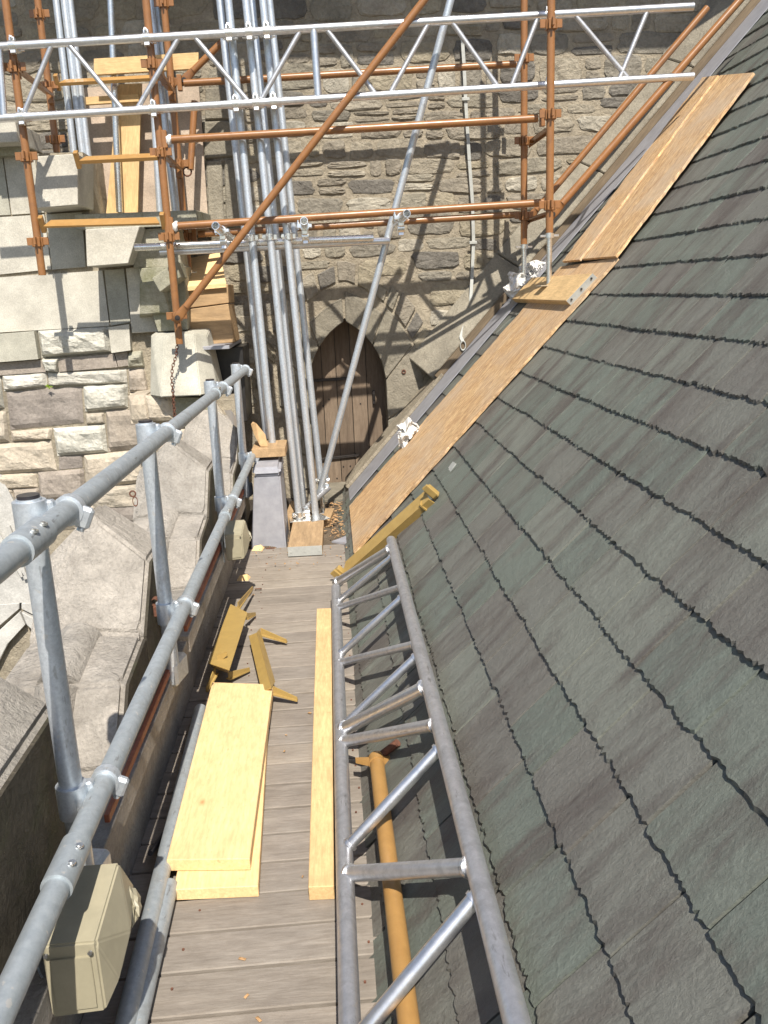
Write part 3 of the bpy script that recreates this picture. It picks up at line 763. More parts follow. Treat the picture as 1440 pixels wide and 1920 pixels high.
for yb_ in (1.84, 3.19, 4.77, 6.3):
    xi, xo, xr_ = -.675, -1.05, -.86
    XB = (xi, xo)
    lng = 1.7 if yb_ < 2 else .0            # the nearest merlon runs on past the camera
    yt, yf = yb_-.26-lng, yb_-.46-lng
    pts = []
    for x_ in XB:
        pts += [(x_, yb_, .735), (x_, yt, .735), (x_, yf, .54)]
    pts += [(xi, yb_, .26), (xi, yf, .26), (xo-.12, yb_, -.5), (xo-.12, yf, -.5), (xr_-.02, yb_, .895), (xr_-.02, yt+.07, .895), (xr_, yf, .56)]
    hull('merlon', pts, 'parapet', par, bev=.014)
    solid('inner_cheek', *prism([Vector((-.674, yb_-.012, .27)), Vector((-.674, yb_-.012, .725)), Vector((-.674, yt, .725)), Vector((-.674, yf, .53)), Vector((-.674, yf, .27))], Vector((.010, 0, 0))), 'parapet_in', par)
    if lng: continue
    y1_, y2_ = yb_-.75, yb_-.92
    hull('merlon_base', [(xi, yf-.004, .26), (xi, yf-.004, .535), (xo, yf-.004, .535), (xr_, yf-.004, .555), (xi, y1_, .50), (xo-.02, y1_, .49), (xi, y2_, .31), (xo-.05, y2_, .29), (xi, y2_, .26), (xo-.14, yf-.004, -.5), (xo-.14, y2_, -.5)], 'parapet', par, bev=.014)
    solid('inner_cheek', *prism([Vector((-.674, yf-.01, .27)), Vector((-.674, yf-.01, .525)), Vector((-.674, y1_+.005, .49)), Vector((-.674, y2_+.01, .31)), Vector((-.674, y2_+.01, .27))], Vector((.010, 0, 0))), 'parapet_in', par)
    a = Vector((xr_-.02, yf+.0, .525)); b = Vector((xr_-.02, y1_+.02, .475)); c = Vector((xr_-.03, y2_-.03, .285))
    me = joinm([(cyl((b-a).length, .075, 24, .07), frame(a, b)), (cyl((c-b).length, .07, 24, .05), frame(b, c))]); me.shade_smooth()
    link('roll', me, Matrix.Identity(4), 'parapet', par)
    yn = {3.19: 1.85, 4.77: 3.20, 6.3: 4.78}[yb_]
    hull('merlon_sill', [(xi, y2_-.004, .26), (xi, y2_-.004, .31), (xo-.05, y2_-.004, .29), (xi, yn, .31), (xo-.05, yn, .28), (xi, yn, .26), (xo-.14, yn, -.5), (xo-.14, y2_-.004, -.5)], 'parapet', par, bev=.01)
# red iron flashing edge on top of the parapet
iron = thing('iron_edge_strip', 'rusty red brown iron strip fixed along the parapet top below the lower rail', 'iron strip', (-.62, 3, .34))
for a, b in (((204, 1562), (318, 1262)), ((349, 1192), (455, 905))):
    pa, pb = PX(*a, -.625), PX(*b, -.625); 
    pa.z = pb.z = .345 if a[0] < 300 else .35
    beam('strip', pa, pb, .014, .024, 'redlead', iron)
for ya, yc in ((-1, 1.8), (1.86, 3.15), (3.2, 5.6)):
    beam('mortar_fillet', (-.64, ya, .262), (-.64, yc, .262), .05, .07, 'parapet', par)
# dark cable and pipe in the gutter
cab = thing('gutter_cable', 'thin black cable looping along the foot of the parapet', 'cable', (-.63, 3, .03))
pts_ = [PX(282, 1600, -.6), PX(310, 1560, -.6), PX(332, 1500, -.62), PX(350, 1410, -.63), PX(385, 1300, -.63), PX(430, 1150, -.63)]
for i in range(len(pts_)-1): tube('cable_piece', pts_[i], pts_[i+1]+(pts_[i+1]-pts_[i]).normalized()*.004, .008, 'darkfit', cab, n=8)
# ------------------------------------------------------------------ GUARD RAIL
XR_, XP = -.56, -.612
rail = thing('guard_rail', 'galvanised steel guard rail with two tubes and clamped posts along the parapet', 'railing', (XP, 3, .35))
def railpt(pxl, x=XR_): return PX(*pxl, x)
ra, rb = railpt((240, 868)), railpt((460, 693)); la, lb = railpt((230, 1392)), railpt((473, 855))
d = (rb-ra)/(rb.y-ra.y); top0 = ra+d*(-.2-ra.y); top1 = rb+d*.03
e = (lb-la)/(lb.y-la.y); low0 = la+e*(-.2-la.y); low1 = lb+e*.03
RT = .0245
tube('top_rail', top0, top1, RT, 'galv_dull', rail, n=24)
tube('lower_rail', low0, low1, RT, 'galv_dull', rail, n=24)
def on(a, dd, y): return a+dd*(y-a.y)
def sleeve(c, ax, L=.13, rr=.030):
    a = c-ax.normalized()*L/2; b = c+ax.normalized()*L/2
    s = tube('rail_sleeve', a, b, rr, 'galv_dull', rail, n=24)
    fr = frame(a, b)
    for q in (.3, .7):
        Mx = fr @ Matrix.Translation((L*q, -rr*.55, rr*.78)) @ Matrix.Rotation(math.radians(-62), 4, 'Y') @ Matrix.Rotation(.5, 4, 'X')
        link('set_screw', joinm([(cyl(.004, .009, 12), Matrix.Translation((rr*.02, 0, 0))), (cyl(.006, .005, 6), Matrix.Translation((rr*.03, 0, 0)))]), fr @ Matrix.Translation((L*q, -rr*.62, rr*.72)) @ Matrix.Rotation(math.radians(-90), 4, 'Y') @ Matrix.Rotation(math.radians(0), 4, 'Y'), 'zinc', s)
sleeve(on(top0, d, PX(60, 1045, XR_).y), d); sleeve(on(top0, d, PX(404, 738, XR_).y), d, .07)
sleeve(on(low0, e, PX(120, 1590, XR_).y), e); sleeve(on(low0, e, PX(420, 938, XR_).y), e, .07)
def clamp(P, ax):
    """crossover: ring round post, ring round rail with a hook lug facing the walkway"""
    pz = P.z
    a = tube('post_collar', (XP, P.y-.0, pz-.035), (XP, P.y, pz+.04), .0325, 'galv', rail, n=20)
    link('collar_lug', boxm(-.012, .03, -.012, .012, -.03, .035, .004), Matrix.Translation((XP+.012, P.y+.02, pz)), 'galv', a)
    c0 = P+ax.normalized()*.075; 
    s = tube('rail_hook', c0-ax.normalized()*.013, c0+ax.normalized()*.013, .0325, 'galv', rail, n=20)
    link('hook_lug', joinm([(boxm(-.011, .011, .018, .05, -.02, .028, .006), None), (cyl(.006, .008, 10), Matrix.Translation((0, .035, .028)) @ Matrix.Rotation(-math.pi/2, 4, 'Y'))]), frame(c0, c0+ax) @ Matrix.Rotation(math.radians(-155), 4, 'X'), 'galv', s)
for yp in (.45, 1.70, 2.83, 4.42, 5.68):
    tz = on(top0, d, yp).z
    # post with flattened twisted facets
    n = 8; me = cyl(tz+.045-.36, RT, 22)
    link('post', me, frame((XP, yp, .36), (XP, yp, tz+.045)), 'galv', rail)
    tube('post_plug', (XP, yp, tz+.045), (XP, yp, tz+.052), .022, 'darkfit', rail, n=20)
    clamp(on(top0, d, yp), d); clamp(on(low0, e, yp), e)
    beam('base_plate', (XP-.01, yp-.02, .30), (XP+.012, yp+.09, .30), .06, .09, 'galv', rail, bev=.01)
# ------------------------------------------------------------------ SCAFFOLD
def pressing(o_parent, x, y, z, mat='orange'):
    parts = [(boxm(-.068, .068, -.006, .006, -.024, .024, .002), None), (boxm(-.006, .006, -.068, .068, -.024, .024, .002), None),
             (boxm(-.022, .022, -.034, -.026, -.035, .022, .003), None), (boxm(-.022, .022, .026, .034, -.035, .022, .003), None),
             (boxm(-.034, -.026, -.022, .022, -.035, .022, .003), None), (boxm(.026, .034, -.022, .022, -.035, .022, .003), None)]
    return link('v_pressing', joinm(parts), Matrix.Translation((x, y, z)), mat, o_parent)
GS = 'orange brown scaffold standards'
def standard(x, y, z0, z1, label, zs, jack=None, mat='orange'):
    t = thing('scaffold_standard', label, 'scaffold post', (x, y, z0), GS)
    tube('upright', (x, y, z0), (x, y, z1), R, mat, t, hollow=True)
    for zz in zs:
        if z0 < zz < z1: pressing(t, x, y, zz, mat)
    if jack is not None:
        zj = jack
        parts = [(cyl(z0-zj+.1, .0165, 14), frame((0, 0, zj), (0, 0, z0+.1)))]
        nth = int((z0-zj)/.011)
        for i in range(nth): parts.append((cyl(.005, .019, 12), frame((0, 0, zj+.01+i*.011), (0, 0, zj+.015+i*.011))))
        j = link('screw_jack', joinm(parts), Matrix.Translation((x, y, 0)), 'zinc', t)
        link('jack_nut', joinm([(cyl(.028, .03, 10), frame((0, 0, 0), (0, 0, .03))), (boxm(-.06, .06, -.009, .009, .006, .02, .002), None)]), Matrix.Translation((x, y, z0-.032)), 'zinc', t)
        link('jack_plate', boxm(-.07, .07, -.07, .07, 0, .006), Matrix.Translation((x, y, zj-.006)), 'zinc', t)
    return t
ZF = [2.01-.5, 2.01, 2.52, 3.03, 3.54, 4.05]
XL2, XL1, XRt = -1.828, -.995, 1.505
YF, YR = 5.9, 6.7
standard(XL2, YF, 1.80, 4.9, 'orange brown scaffold post at far left, its open foot hanging over the pale ashlar', ZF)
standard(XL1, YF, 1.325, 4.9, 'orange brown scaffold post over the weathered cap stone with diagonal brace bolted near its foot', ZF)
FR = RP(1034, 538, .085); RR = RP(987, 542, .085)
standard(FR.x+.03, FR.y+.18, 1.93, 4.9, 'front right orange scaffold post standing on a screw jack on the sloping roof', [2.10, 2.63, 3.13, 3.6], jack=FR.z+.012)
standard(RR.x+.05, RR.y+.3, 1.90, 4.9, 'rear right orange scaffold post on a screw jack next to the gable wall', [2.10, 2.60, 3.13, 3.6], jack=RR.z+.012)
standard(-1.01, YR, 1.82, 4.9, 'rear orange scaffold post standing on a jack among the stacked timber packs', [2.06, 2.56, 3.10, 3.6], jack=1.36)
standard(-1.86, YR, 2.66, 4.9, 'rear left orange brown scaffold post partly hidden behind the leftmost front post', [2.75, 3.1, 3.55])
def lug(P, parent, mat='orange'):
    return link('end_lug', boxm(-.016, .016, -.02, .02, -.05, .055, .003), Matrix.Translation(P), mat, parent)
GL = 'orange brown ledger tubes'
def ledger(a, b, label, mat='orange', tape=False):
    t = thing('scaffold_ledger', label, 'scaffold tube', a, GL)
    tube('ledger_tube', a, b, R, mat, t); lug(Vector(a)-Vector((.03, 0, 0)), t, mat); lug(Vector(b)+Vector((.03, 0, 0)), t, mat)
    if tape:
        bm = bmesh.new(); bmesh.ops.create_icosphere(bm, subdivisions=2, radius=.032)
        for v in bm.verts: v.co = v.co*(1+.35*noise.noise(v.co*60)); v.co.x *= .7
        me = bpy.data.meshes.new('tp'); bm.to_mesh(me); bm.free(); link('paint_smear', me, Matrix.Translation(Vector(a)+Vector((-.002, -.002, 0))), 'whitep', t)
    return t
ledger(PY(318, 262, YF), PY(1008, 222, YF), 'front ledger tube crossing in front of the galvanised tubes, the upper one', tape=True)
ledger(PY(330, 424, YF), PY(1018, 380, YF), 'front ledger tube just above the three open tube ends, the lower one', tape=True)
ledger(PY(372, 439, YR), PY(975, 402, YR), 'rear ledger tube just behind and below the lower front ledger')
ledger(PY(345, 156, YR), PY(968, 120, YR), 'rear ledger tube in shade behind the aluminium truss')
# ochre transoms made of angle
GT = 'ochre scaffold transoms in place'
def angle_bar(name, a, b, w_, mat, parent, up=(0, 0, 1), L2=None, th=.006):
    a = Vector(a); b = Vector(b); L = (b-a).length; L2 = L2 or w_
    me = joinm([(mesh([(0, -w_/2, 0), (L, -w_/2, 0), (L-.03, w_/2, 0), (.03, w_/2, 0), (0, -w_/2, -th), (L, -w_/2, -th), (L-.03, w_/2, -th), (.03, w_/2, -th)], [(0, 1, 2, 3), (7, 6, 5, 4), (0, 4, 5, 1), (1, 5, 6, 2), (2, 6, 7, 3), (3, 7, 4, 0)]), None),
                (boxm(0, L, -w_/2-th, -w_/2, -L2, 0), None)])
    return link(name, me, frame(a, b, up), mat, parent)
def transom(a, b, label, mat='orange_flat', up=(0, -.5, .8), group=GT, w_=.055, L2=.022):
    t = thing('scaffold_transom', label, 'transom', a, group)
    angle_bar('angle_bar', a, b, w_, mat, t, up, L2)
    fr = frame(a, b, up); L = (Vector(b)-Vector(a)).length
    for xx in (-.018, L+.018):
        link('end_lug', joinm([(boxm(-.014, .014, -.02, .02, -.06, .045, .003), None), (cyl(.006, .005, 8), Matrix.Translation((0, -.02, .03)) @ Matrix.Rotation(math.pi/2, 4, 'Z'))]), fr @ Matrix.Translation((xx, 0, 0)), mat, t)
    return t
transom(PY(150, 297, YF), PY(296, 290, YF), 'ochre angle transom between the two left posts, upper of the pair in front')
transom(PY(84, 418, YF-.02), PY(300, 412, YF-.02), 'ochre angle transom between the two left posts just above the ledge', L2=.012, w_=.075)
transom(PY(112, 152, YR), PY(300, 142, YR), 'brown shaded angle transom between the rear left posts')
for (x, za, lab) in ((XL1+.0, 3.03, 'short brown transom running back from the second left post at the top'), (XL2, 3.03, 'short brown transom running back from the leftmost post at the top'), (XRt, 2.60, 'short brown transom joining the front and rear right posts, upper'), (XRt, 2.08, 'short brown transom joining the front and rear right posts, lower'), (XL1, 2.52, 'short brown transom running back from the second left post at mid height')):
    transom((x, YF+.06, za), (x-(.015 if x < 0 else 0), YR-.06, za), lab, 'orange', up=(0, 0, 1), w_=.045, group='short transoms running back to the wall')
GB = 'orange brown diagonal braces'
def brace(a, b, label, mat='orange', endflat=True, bolt_off=(0, -1, 0)):
    a = Vector(a); b = Vector(b); dv = (b-a).normalized()
    t = thing('diagonal_brace', label, 'brace', a, GB)
    tube('brace_tube', a+dv*.09, b-dv*.02, R*.97, mat, t)
    fr = frame(a, b, bolt_off)
    # flattened end
    vs = []; n = 12
    prof = [(-.035, .026, .004), (.03, .030, .004), (.075, .027, .012), (.10, .0235, .0235)]
    fs = []
    for x, wy, wz in prof:
        for i in range(n):
            an = 2*math.pi*i/n; vs.append((x, wy*math.cos(an), wz*math.sin(an)))
    for j in range(len(prof)-1):
        for i in range(n):
            k_ = (i+1) % n; fs.append((j*n+i, j*n+k_, (j+1)*n+k_, (j+1)*n+i)[::-1])
    fs.append(tuple(range(n)))
    link('flattened_end', mesh(vs, fs, True), fr, mat, t)
    link('bolt', joinm([(cyl(.006, .017, 16), Matrix.Translation((.0, 0, .004)) @ Matrix.Rotation(-math.pi/2, 4, 'Y')), (cyl(.004, .009, 6), Matrix.Translation((0, 0, .010)) @ Matrix.Rotation(-math.pi/2, 4, 'Y'))]), fr, 'iron', t)
    return t
brace(PY(333, 596, 5.80), PY(815, -25, 5.80), 'long orange brown diagonal brace crossing in front of everything from lower left to top centre')
brace(PY(1036, 402, 5.85), PY(1440, -60, 5.85), 'lower of the two orange braces rising to the right along the roof')
brace(PY(990, 412, 6.63), PY(1330, 10, 6.63), 'upper rear orange brace rising to the right behind the right posts')
brace(PY(345, 150, 6.72), PY(440, 55, 6.72), 'short rusty brace rising right behind the second left post')
t = thing('hanging_brace_end', 'short rusty tube with a hooked end hanging behind the second left post', 'brace', PY(357, 330, 6.75))
tube('brace_tube', PY(365, 190, 6.8), PY(357, 318, 6.74), R, 'orange', t); link('hook', torus(.03, .006), Matrix.Translation(PY(351, 322, 6.74)), 'rust', t)
# --- couplers
GC = 'bright zinc tube couplers'
def coupler(P, a1, a2, label, off=None, scale=1.0):
    P = Vector(P)
    t = thing('tube_coupler', label, 'coupler', P, GC)
    off = Vector(off) if off is not None else Vector((0, .05, 0))
    for c, ax, k_ in ((P, Vector(a1), 0), (P+off, Vector(a2), 1)):
        ax = ax.normalized(); fr = frame(c-ax*.021, c+ax*.021, (0, -1, .2) if abs(ax.y) < .9 else (0, 0, 1))
        b = link('coupler_band', joinm([(cyl(.042, .0305, 16), None), (boxm(.004, .038, .024, .048, -.014, .014, .003), None), (boxm(.004, .038, -.048, -.024, -.012, .012, .003), None)]), fr, 'zinc', t)
        link('bolt', joinm([(cyl(.06, .006, 8), frame((.021, .04, -.022), (.021, .04, .04))), (cyl(.012, .011, 6), frame((.021, .04, .012), (.021, .04, .026)))]), fr, 'zinc', b)
    link('coupler_saddle', boxm(-.02, .02, -.02, .02, -.02, .02, .004), Matrix.Translation(P+off*.5), 'zinc', t)
    return t
# --- aluminium truss beam on the front of the scaffold
YT = 5.84
def truss_wall():
    t = thing('aluminium_truss', 'bright aluminium lattice beam clamped across the orange scaffold posts', 'truss beam', PY(500, 120, YT))
    def up(x): return 87+(38-87)*x/850.
    def lo(x): return 222+(152-222)*x/1150.
    def P(x, y): return PY(x, y, YT)
    A_, B_ = P(-80, lo(-80)), P(1300, lo(1300)); C_, D_ = P(-80, up(-80)), P(1300, up(1300))
    tube('chord', A_, B_, R, 'alu', t, n=22); tube('chord', C_, D_, R, 'alu', t, n=22)
    for (x0_, x1_, rr) in ((98, 42, .0155), (126, 232, .0155), (-2, 8, .020), (337, 256, .0155), (362, 468, .0155), (565, 487, .0155), (588, 597, .0235), (610, 706, .0155), (805, 730, .0155), (845, 935, .0155), (1010, 958, .0155), (1075, 1180, .0155), (1215, 1160, .0155)):
        tube('lattice_strut', P(x0_, up(x0_)), P(x1_, lo(x1_)), rr, 'alu_dull' if rr < .02 else 'alu', t, n=14)
    return lambda x: P(x, lo(x)), lambda x: P(x, up(x))
lowc, upc = truss_wall()
XA = Vector((1, 0, .03)); ZA = Vector((0, 0, 1)); YA = Vector((0, 1, 0))
for f_, pos, lab in ((lowc, 'lower', 0), (upc, 'upper', 1)):
    for x_, nm_ in ((40 if f_ is lowc else 24, 'leftmost post'), (288 if f_ is lowc else 275, 'second left post'), (1029, 'right post')):
        coupler(f_(x_)+Vector((0, .0, 0)), XA, ZA, 'zinc coupler holding the truss %s chord to the %s' % (pos, nm_), off=(0, YF-YT, 0))
# --- galvanised tubes standing against the scaffold
GG = 'long galvanised tubes standing on end'
galv = [
 ('A2', (428, 0), (475, 477), (511, 832), 5.97, 'galvanised tube standing on the small timber pack above the lead box'),
 ('A1', (412, 0), (462, 477), (500, 822), 6.30, 'galvanised tube half hidden left of the one on the timber pack'),
 ('B1', (461, 0), (508, 477), (562, 983), 5.97, 'galvanised tube standing on the left base plate in front of the door'),
 ('B2', (472, 0), (520, 477), (570, 950), 6.36, 'galvanised tube close behind and right of the left base plate tube'),
 ('C1', (493, 0), (543, 477), (593, 975), 5.97, 'galvanised tube standing on the right base plate in front of the door'),
 ('C2', (505, 0), (556, 477), (604, 925), 6.38, 'galvanised tube behind the right base plate, its foot clamped above the threshold')]
feet = {}
for nm_, a, m_, b, yv, lab in galv:
    pb = PY(*b, yv); pm = PY(*m_, yv); 
    dv = pm-pb; top = pb+dv*((4.9-pb.z)/dv.z)
    pt = PY(*a, yv); dv = pt-pb; top = pb+dv*((4.9-pb.z)/dv.z)
    tube('galvanised_tube', pb, top, R, 'galv', None, lab, 'scaffold tube', GG, hollow=True); feet[nm_] = (pb, dv.normalized())
# leaning tube
lf = PY(598, 930, 6.3); lt = PY(845, 0, 5.98)
dv = (lt-lf); lt2 = lf+dv*1.25
tube('galvanised_tube', lf, lt2, R, 'galv', None, 'long galvanised tube leaning across the doorway up to the right', 'scaffold tube', GG, hollow=True)
# left group in the recess
for a, b, lab in (((105, 0), (140, 300), 'galvanised tube, left one of the three behind the projecting stone block'), ((120, 0), (168, 398), 'galvanised tube, middle one of the three behind the projecting stone block'),
                  ((131, 0), (178, 399), 'galvanised tube, right one of the three behind the projecting stone block'), ((207, 0), (224, 398), 'bright galvanised tube in front of the leaning pale board in the recess'),
                  ((276, 0), (300, 402), 'galvanised tube passing behind the second left post, left one'), ((283, 0), (329, 402), 'galvanised tube just right of the second left post, middle one'),
                  ((291, 0), (337, 430), 'thin looking galvanised tube right of the second left post, rearmost')):
    yv = 6.82 if a[0] != 291 else 6.95
    pa, pb = PY(*a, yv), PY(*b, yv); dv = pa-pb; tube('galvanised_tube', pb, pb+dv*1.35, R, 'galv' if a[0] != 207 else 'zinc', None, lab, 'scaffold tube', GG)
for x1_, x2_, lab in ((442, 428, 'first'), (480, 461, 'second'), (513, 493, 'third')):
    coupler(lowc(x1_), XA, ZA, 'zinc coupler on the truss lower chord at the %s galvanised tube from the left' % lab, off=(0, .075, .0))
    coupler(upc(x1_-13), XA, ZA, 'zinc coupler on the truss upper chord at the %s galvanised tube from the left' % lab, off=(0, .075, .0))
# horizontal aluminium tube pair
YH = 6.04
tube('aluminium_tube', PY(253, 464, YH), PY(700, 446, YH), R, 'zinc', None, 'bright horizontal aluminium tube under the lower ledger', 'scaffold tube', hollow=True)
tube('aluminium_tube', PY(300, 473, YH+.03), PY(730, 451, YH+.03), R, 'alu', None, 'second horizontal aluminium tube reaching further right to the leaning tube', 'scaffold tube', hollow=True)
for x_, n_ in ((470, 'left'), (505, 'middle'), (540, 'right')):
    y_ = 462-(x_-253)*.045
    coupler(PY(x_+2, y_-5, YH-.01), XA, ZA, 'zinc coupler fixing the %s galvanised tube to the horizontal aluminium tube' % n_, off=(0, -.06, 0))
# three open tube stubs pointing at the camera
GO = 'short open tube ends pointing forward'
for (x_, y_), end, lab in (((404, 423), (432, 446), 'short open ended tube clamped above the aluminium tube, leftmost of three'), ((570, 414), (572, 436), 'short open ended tube clamped above the aluminium tube, middle of three'), ((763, 400), (738, 422), 'short open ended tube clamped to the leaning tube, rightmost of three')):
    a = PY(x_, y_, 5.62)
    b = PY(end[0], end[1], 5.98) if x_ != 763 else PY(742, 416, 5.92)
    tube('tube_stub', a, b, R, 'zinc', None, lab, 'tube end', GO, hollow=True, n=22)
    tube_in = None
    dv = (b-a).normalized()
    coupler(a+dv*.16+Vector((0, 0, .0)), dv, XA, 'zinc coupler gripping the %s open tube stub' % lab.split(',')[1].split(' of')[0].strip(), off=(0.0, .03, -.062))
# --- feet of the tubes
def jackfoot(P, label, h=.09, twist=.3):
    P = Vector(P)
    t = thing('base_plate', label, 'base plate', P, 'galvanised base plates under the tubes')
    link('plate', boxm(-.072, .072, -.07, .07, 0, .006, .001), Matrix.Translation(P) @ Matrix.Rotation(twist, 4, 'Z') @ Matrix.Rotation(.03, 4, 'X'), 'zinc', t)
    tube('spigot', P+Vector((0, 0, .006)), P+Vector((-.003, 0, h)), .017, 'zinc', t)
    return t
zb = PY(562, 983, 5.97).z
jackfoot((feet['B1'][0].x+.001, 5.97, .055), 'galvanised base plate under the left tube on the sole board', .11, .1)
jackfoot((feet['C1'][0].x+.004, 5.97, .055), 'tilted galvanised base plate under the right tube on the sole board', .12, .5)
pa = feet['A2'][0]
jackfoot((pa.x, 5.97, pa.z-.02), 'small galvanised base plate on the timber pack above the lead box', .05, .4)
c2 = feet['C2'][0]; jackfoot((c2.x, 6.38, .0), 'galvanised base plate at the rear tube before the threshold', .12, .2)
coupler(feet['B1'][0]+Vector((.0, -.0, .07)), ZA, XA, 'zinc coupler near the foot of the left base plate tube', off=(.055, .05, 0))
coupler(c2+Vector((0, 0, .10)), ZA, XA, 'zinc coupler near the foot of the rear tube by the threshold', off=(.04, -.06, .01))
tube('scaffold_tube_scrap', feet['B1'][0]+Vector((.03, .05, .09)), c2+Vector((.05, -.06, .05)), .02, 'alu_dull', None, 'short grey tube clamped low between the feet of the standing tubes', 'tube')
# sole board with steel end band
def board(name, corners, th, mat, label, cat, group=None, band=None, bev=.003, z=None):
    """corners = 4 top points in order near-left, near-right, far-right, far-left"""
    c = [Vector(p) for p in corners]
    t = None
    x = ((c[3]-c[0])+(c[2]-c[1])); p0 = (c[0]+c[1])/2; p1 = (c[2]+c[3])/2
    nrm = (c[1]-c[0]).cross(c[3]-c[0]).normalized()
    fr = frame(p0, p1, nrm); inv = fr.inverted()
    top = [inv @ p for p in c]; bot = [Vector((p.x, p.y, p.z-th)) for p in top]
    me = mesh(top+bot, [(0, 1, 2, 3), (7, 6, 5, 4), (0, 4, 5, 1), (1, 5, 6, 2), (2, 6, 7, 3), (3, 7, 4, 0)])
    bm = bmesh.new(); bm.from_mesh(me); bmesh.ops.recalc_face_normals(bm, faces=bm.faces)
    if bev: bmesh.ops.bevel(bm, geom=bm.edges[:], offset=bev, segments=1, affect='EDGES')
    bm.to_mesh(me); bm.free()
    if band:
        t = thing(name, label, cat, p0-nrm*th, group)
        link('plank', me, fr, mat, t)
        W2 = (c[1]-c[0]).length
        bd = link('end_band', joinm([(boxm(-.009, .006, -W2/2+.002, W2/2-.002, -th+.003, .001, 0), None)]+[(cyl(.004, .005, 8), Matrix.Translation((-.012, yy_*W2, -th/2))) for yy_ in (-.4, 0, .4)]), fr, 'strap', t)
        return t
    return tag(link(name, me, fr, mat), label, cat, group)
board('sole_board', [PZ(539, 1026, .062), PZ(604, 1024, .062), (-.105, 6.12, .05), (-.325, 6.12, .05)], .06, 'oldboard', 'short scaffold sole board with a steel end band under the two tube feet', 'board', band=True)
board('timber_offcut', [(-.38, 6.0, .09), (-.33, 6.0, .09), (-.30, 6.4, .09), (-.36, 6.4, .09)], .12, 'oldboard', 'short timber offcut leaning beside the lead box', 'timber')
board('timber_offcut', [(-.12, 5.98, .03), (-.07, 5.98, .03), (-.03, 6.35, .03), (-.10, 6.35, .03)], .05, 'oldboard', 'brown timber offcut right of the base plates by the debris', 'timber')
# debris floor
bm = bmesh.new(); bmesh.ops.create_grid(bm, x_segments=50, y_segments=60, size=.5)
for v in bm.verts:
    v.co = Vector((-.65+(v.co.x+.5)*.98, 5.44+(v.co.y+.5)*1.3, -.028+.03*noise.noise(v.co*6)+.012*noise.noise(v.co*30)))
me = bpy.data.meshes.new('d'); bm.to_mesh(me); bm.free(); me.shade_smooth()
tag(link('silt', me, Matrix.Identity(4), 'debris'), kind='stuff', label='damp silt and dirt in the gutter before the door')
random.seed(9); cm = []
for i in range(300):
    if i < 170: x_, y_, z_ = random.gauss(-.0, .05), random.uniform(5.6, 6.68), -.015
    else: x_, y_, z_ = random.uniform(-.62, .05), random.uniform(5.0, 6.3), .003
    L_ = random.uniform(.008, .05)*random.choice((.4, 1, 1)); wv_ = L_*random.uniform(.2, .45)
    if i >= 170: L_ *= .2
    me = mesh([(-L_/2, -wv_/2, 0), (L_/2, -wv_/3, .004), (L_/2, wv_/2, .006), (-L_/2, wv_/2, .001), (0, 0, .009)], [(0, 1, 4), (1, 2, 4), (2, 3, 4), (3, 0, 4)])
    cm.append((me, Matrix.Translation((x_, y_, z_+random.uniform(0, .02))) @ Matrix.Rotation(random.uniform(0, 6.3), 4, 'Z') @ Matrix.Rotation(random.uniform(-.4, .4), 4, 'X')))
for i in range(60):
    y_ = random.uniform(1.0, 5.4); x_ = random.gauss(.07, .012) if i % 2 else random.uniform(-.6, .05)
    L_ = random.uniform(.006, .02)
    cm.append((mesh([(-L_/2, -L_/4, 0), (L_/2, -L_/4, .002), (L_/2, L_/4, .003), (-L_/2, L_/4, .001), (0, 0, .006)], [(0, 1, 4), (1, 2, 4), (2, 3, 4), (3, 0, 4)]), Matrix.Translation((x_, y_, .002)) @ Matrix.Rotation(random.uniform(0, 6.3), 4, 'Z')))
tag(link('wood_chips', joinm(cm), Matrix.Identity(4), 'chip'), kind='stuff', label='splintered wood chips and shavings scattered in the gutter')
tag(solid('slate_offcut', *prism([PZ(648, 1008, .0), PZ(622, 1018, .0), PZ(655, 1022, .0), PZ(660, 1004, .0)], Vector((0, 0, .012))), 'lead'), 'flat grey slate offcut at the end of the deck boards', 'slate piece')
# small loose bits on the deck
for (x_, y_), mt, lab in (((484, 1030), 'pine', 'pale wood block lying at the foot of the lead box'), ((375, 1110), 'pine_dirty', 'small pale wood chip by the gutter left of the yellow piece')):
    p = PZ(x_, y_, 0) if x_ > 400 else PZ(457, 1086, 0)
    hull('wood_scrap', [p+Vector(v) for v in ((-.04, -.03, 0), (.03, -.04, 0), (.04, .03, 0), (-.03, .035, 0), (-.02, -.02, .03), (.02, .02, .025))] , mt, label=lab, cat='wood scrap')
tag(link('bent_staple', torus(.018, .003), Matrix.Translation(PZ(484, 1104, .01)) @ Matrix.Rotation(1.2, 4, 'X'), 'rust'), 'small bent rusty wire on the deck above the yellow fittings', 'wire')
p = PZ(507, 1028, .0); tag(link('rusty_scrap', torus(.02, .004), Matrix.Translation(p) @ Matrix.Rotation(1.3, 4, 'X') @ Matrix.Diagonal((1.3, 1, .5, 1)), 'rust'), 'curled rusty scrap on the deck left of the sole board', 'scrap')
